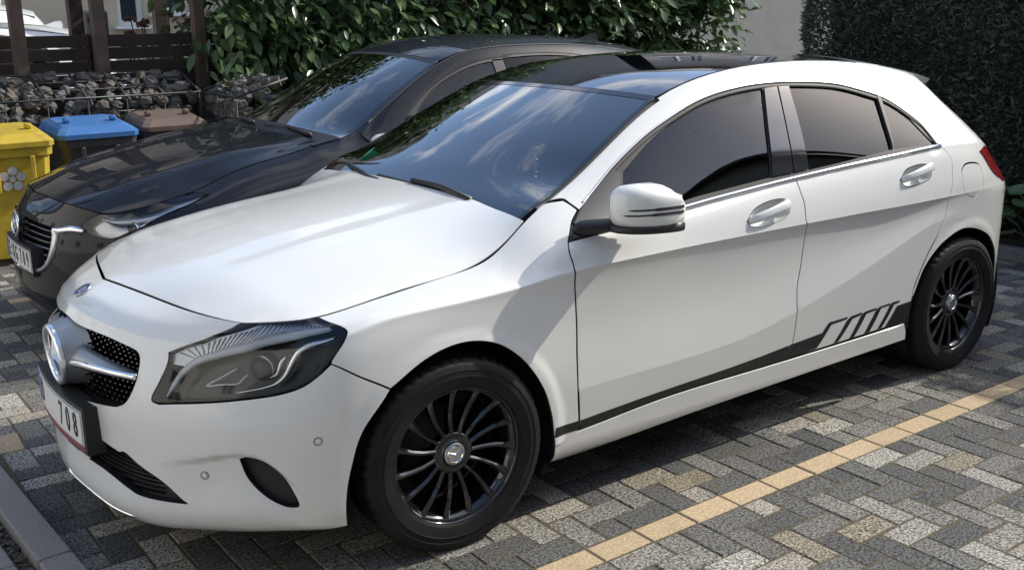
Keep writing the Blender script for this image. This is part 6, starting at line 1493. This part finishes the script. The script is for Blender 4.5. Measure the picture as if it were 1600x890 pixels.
cp = empty('carport_frame', (0, -7.0, 0)); tag(cp, 'dark carport frame of posts and beam behind the board fence', 'carport')
for x, y in ((-1.04, 0), (-1.95, -.4)): b = MB(); b.box((x, y, 1.3), (.12, .12, 2.6), None, .006); b.build('post', M_FENCE, cp)
b = MB(); b.box((-1.3, -.2, 2.67), (2.4, .12, .16), Matrix.Rotation(math.radians(24), 4, 'Z')); b.build('beam', M_FENCE, cp)
lb = empty('letter_box', (-1.35, -7.5, 0)); tag(lb, 'grey letter box on a stand behind the fence', 'letter box')
b = MB(); b.box((0, 0, 1.52), (.22, .12, .26), None, .02); b.build('box', mat('letterbox_grey', (.07, .075, .08), .4), lb)
b = MB(); b.box((0, .062, 1.57), (.16, .008, .03)); b.build('flap', MATS['black_plastic'], lb); b = MB(); b.box((0, 0, .69), (.05, .05, 1.38)); b.build('stand', MATS['letterbox_grey'], lb)
# russet shrub with dried flower heads
sh = empty('flower_shrub', (-1.72, -6.55, 0)); tag(sh, 'shrub with dried russet flower heads showing over the fence', 'shrub')
M_HEAD = mat('dried_head', (.085, .030, .025), .9, noise=(60, (.15, .075, .06), 3, .4, .6))
b = MB(); heads = []
for k_ in range(20):
    x, y, z = rng.uniform(-.42, .42), rng.uniform(-.2, .2), rng.uniform(1.30, 1.62) ; z -= abs(x) * .2; heads.append((x, y, z)); b.tube([(x * .3, y * .3, 0), (x * .8, y * .8, z * .6), (x, y, z)], .006, 5)
b.build('stem', M_TWIG, sh)
for x, y, z in heads:
    b = MB()
    for q in range(26):
        a, e, r_ = rng.uniform(0, 6.28), rng.uniform(-.3, 1.4), rng.uniform(.03, .06); b.box((x + r_ * math.cos(a) * math.cos(e), y + r_ * math.sin(a) * math.cos(e), z + r_ * .6 * math.sin(e)), (.022, .022, .012), Matrix.Rotation(a, 4, 'Z') @ Matrix.Rotation(e, 4, 'X'))
    b.build('flower_head', M_HEAD, sh)

# ------------------------------------------------------------------ cars parked beyond the fence (same body type in white)
M_WHITE2 = mat('white_paint_far', (.70, .71, .72), .3, coat=1)
def copy_tree(o, parent=None, swap=None):
    c = o.copy(); COL.objects.link(c); c.parent = parent
    if c.type == 'MESH' and swap and c.data.materials and c.data.materials[0] in swap:
        c.material_slots[0].link = 'OBJECT'; c.material_slots[0].material = swap[c.data.materials[0]]
    for ch in [q for q in o.children]: copy_tree(ch, c, swap)
    return c
for nm, loc, sc, lab in (('a', (1.95, -8.2, 0), 1.07, 'white car with dark side windows just beyond the board fence'), ('b', (2.5, -10.9, 0), 1.25, 'tall white car farthest back beyond the board fence')):
    c = copy_tree(bcar, None, {M_BLACKPAINT: M_WHITE2}); c.location = loc; c.scale = (sc,) * 3; tag(c, lab, 'car', 'cars beyond the fence')
    for ch in list(c.children_recursive):
        if ch.name.startswith(('plate_', 'number_plate', 'front_emblem')): bpy.data.objects.remove(ch)

# ------------------------------------------------------------------ houses
M_CREAM = mat('cream_render', (.46, .41, .32), .9, noise=(3, (.42, .37, .29), 5, .4, .7), bump=(120, .5, .006))
M_GREYR = mat('grey_render', (.28, .27, .262), .9, noise=(4, (.25, .243, .238), 5, .4, .7), bump=(120, .8, .008))
M_BROWNR = mat('beige_render', (.46, .44, .41), .9, noise=(3, (.42, .40, .375), 5, .4, .7), bump=(120, .5, .006))
M_TILE = mat('roof_tile', (.060, .052, .050), .7, noise=(4, (.085, .07, .062), 4, .4, .7)); M_FRAME = mat('white_frame', (.72, .72, .71), .4)
M_PANE = mat('window_pane', (.03, .04, .05), .04, coat=.5); M_DOOR = mat('dark_door', (.025, .027, .032), .4)
def house(name, label, x0, x1, y0, y1, h, ridge, wall, openings, axis='x'):
    """openings: (side, a0, a1, z0, z1, kind); side in +y -y +x"""
    r = empty(name, ((x0 + x1) / 2, (y0 + y1) / 2, 0)); tag(r, label, 'house'); cx, cy = (x0 + x1) / 2, (y0 + y1) / 2
    a, b_ = (x1 - x0) / 2, (y1 - y0) / 2
    # walls with real openings: facade cut into strips round each hole
    for sd in ('+y', '-y', '+x', '-x'):
        ops = [o for o in openings if o[0] == sd]; L0, L1 = ((x0, x1) if sd[1] == 'y' else (y0, y1))
        xs = sorted({L0, L1} | {o[1] for o in ops} | {o[2] for o in ops}); zs_ = sorted({0, h} | {o[3] for o in ops} | {o[4] for o in ops}); mb = MB()
        for i in range(len(xs) - 1):
            for j in range(len(zs_) - 1):
                mx_, mz_ = (xs[i] + xs[i + 1]) / 2, (zs_[j] + zs_[j + 1]) / 2
                if any(o[1] < mx_ < o[2] and o[3] < mz_ < o[4] for o in ops): continue
                w_, hh = xs[i + 1] - xs[i], zs_[j + 1] - zs_[j]
                if sd[1] == 'y': yy = (b_ if sd[0] == '+' else -b_); mb.box((mx_ - cx, yy - math.copysign(.15, yy), mz_), (w_, .30, hh))
                else: xx = (a if sd[0] == '+' else -a); mb.box((xx - math.copysign(.15, xx), mx_ - cy, mz_), (.30, w_ - (.6 if False else 0), hh))
        mb.build('wall', wall, r)
        for (_, p0, p1, z0, z1, kd) in ops:
            def B(c, d): 
                mb2 = MB()
                if sd[1] == 'y': s_ = 1 if sd[0] == '+' else -1; mb2.box((c[0] - cx, s_ * (b_ - .12 + c[1]), c[2]), d)
                else: s_ = 1 if sd[0] == '+' else -1; mb2.box((s_ * (a - .12 + c[1]), c[0] - cy, c[2]), (d[1], d[0], d[2]))
                return mb2
            m_, w_ = (p0 + p1) / 2, p1 - p0
            if kd == 'door': B((m_, 0, (z0 + z1) / 2), (w_ - .1, .05, z1 - z0 - .06)).build('door', M_DOOR, r); fr_ = 1
            else:
                wi = B((m_, -.02, (z0 + z1) / 2), (w_ - .12, .02, z1 - z0 - .12)).build('window', M_PANE, r)
            par = r if kd == 'door' else wi
            for q in (p0 + .035, p1 - .035): B((q, 0, (z0 + z1) / 2), (.07, .06, z1 - z0)).build('window_frame', M_FRAME, par)
            for q in (z0 + .035, z1 - .035): B((m_, 0.002, q), (w_ - .14, .06, .07)).build('window_frame', M_FRAME, par)
            if kd == 'win2': B((m_, .004, (z0 + z1) / 2), (.06, .06, z1 - z0 - .14)).build('mullion', M_FRAME, par)
            if kd != 'door': B((m_, .16, z0 - .025), (w_ + .12, .14, .045)).build('sill', M_FRAME, par)
    if ridge > h:
        o_ = .45
        for s_ in (1, -1):
            V = [(-a - o_, s_ * (b_ + o_), h - .05), (a + o_, s_ * (b_ + o_), h - .05), (a + o_, 0, ridge), (-a - o_, 0, ridge)]
            V += [(x, y, z - .16) for x, y, z in V]
            F = [(0, 1, 2, 3), (7, 6, 5, 4), (0, 4, 5, 1), (1, 5, 6, 2), (2, 6, 7, 3), (3, 7, 4, 0)]
            link('roof', mesh_from(V, F, False), r, M_TILE)
        for s_ in (1, -1): link('gable', mesh_from([(s_ * (a - .01), -b_, h), (s_ * (a - .01), b_, h), (s_ * (a - .01), 0, ridge - .15), (s_ * (a - .3), -b_, h), (s_ * (a - .3), b_, h), (s_ * (a - .3), 0, ridge - .15)], [(0, 1, 2), (5, 4, 3), (0, 2, 5, 3), (1, 4, 5, 2)], False), r, wall)
        for x in np.arange(-a + .2, a, 3.4): 
            b = MB(); b.tube([(x, b_ + .5, h - .06), (x + 3.4, b_ + .5, h - .06)], .06, 8); b.build('gutter', M_FRAME, r)
    return r
ops = [('+y', -3.32, -2.95, 1.45, 2.9, 'win'), ('+y', -3.98, -3.45, 1.62, 2.8, 'win')]
for x in (1.5, -1.2, -6.2): ops.append(('+y', x - .55, x + .55, 3.35, 4.65, 'win2'))
for x in (-6.2,): ops.append(('+y', x - .55, x + .55, .95, 2.2, 'win2'))
house('house', 'cream rendered house with white window frames beyond the fence', -8.6, 4.0, -20.0, -12.2, 5.4, 8.6, M_CREAM, ops)
house('house', 'plain grey-beige rendered wall of a house between the two hedges', -21.0, -9.2, -17.0, -8.6, 6.0, 9.0, M_GREYR, [('+y', x - .55, x + .55, 3.3, 4.6, 'win2') for x in (-10.4, -12.6, -15.5, -18.0)])
ops = [('-y', x - .6, x + .6, z, z + 1.3, 'win2') for x in (-17.5, -14.6, -11.4, -8.6, -5.4, -2.4, .8, 3.6) for z in (.95, 3.5, 6.0)]
house('house', 'beige rendered house across the way behind the viewer, mirrored in the door glass', -20.0, 6.0, 9.0, 18.0, 9.2, 14.0, M_BROWNR, ops)

M_BOUNCEWALL = mat('bounce_white_wall', (.70, .68, .63), .9, noise=(3, (.64, .62, .58), 5, .4, .7), bump=(120, .4, .006))
house('house', 'unseen white rendered house opposite, added to bounce light onto the bumper', 11.5, 20.0, -22.0, 24.0, 6.2, 9.5, M_BOUNCEWALL, [('-x', y - .6, y + .6, z, z + 1.3, 'win2') for y in (-17, -12.5, -8, -3.5, 1, 5.5, 10, 14.5, 19) for z in (1.0, 3.7)])  # out of view, added as a sunlit white wall to fill the bumper
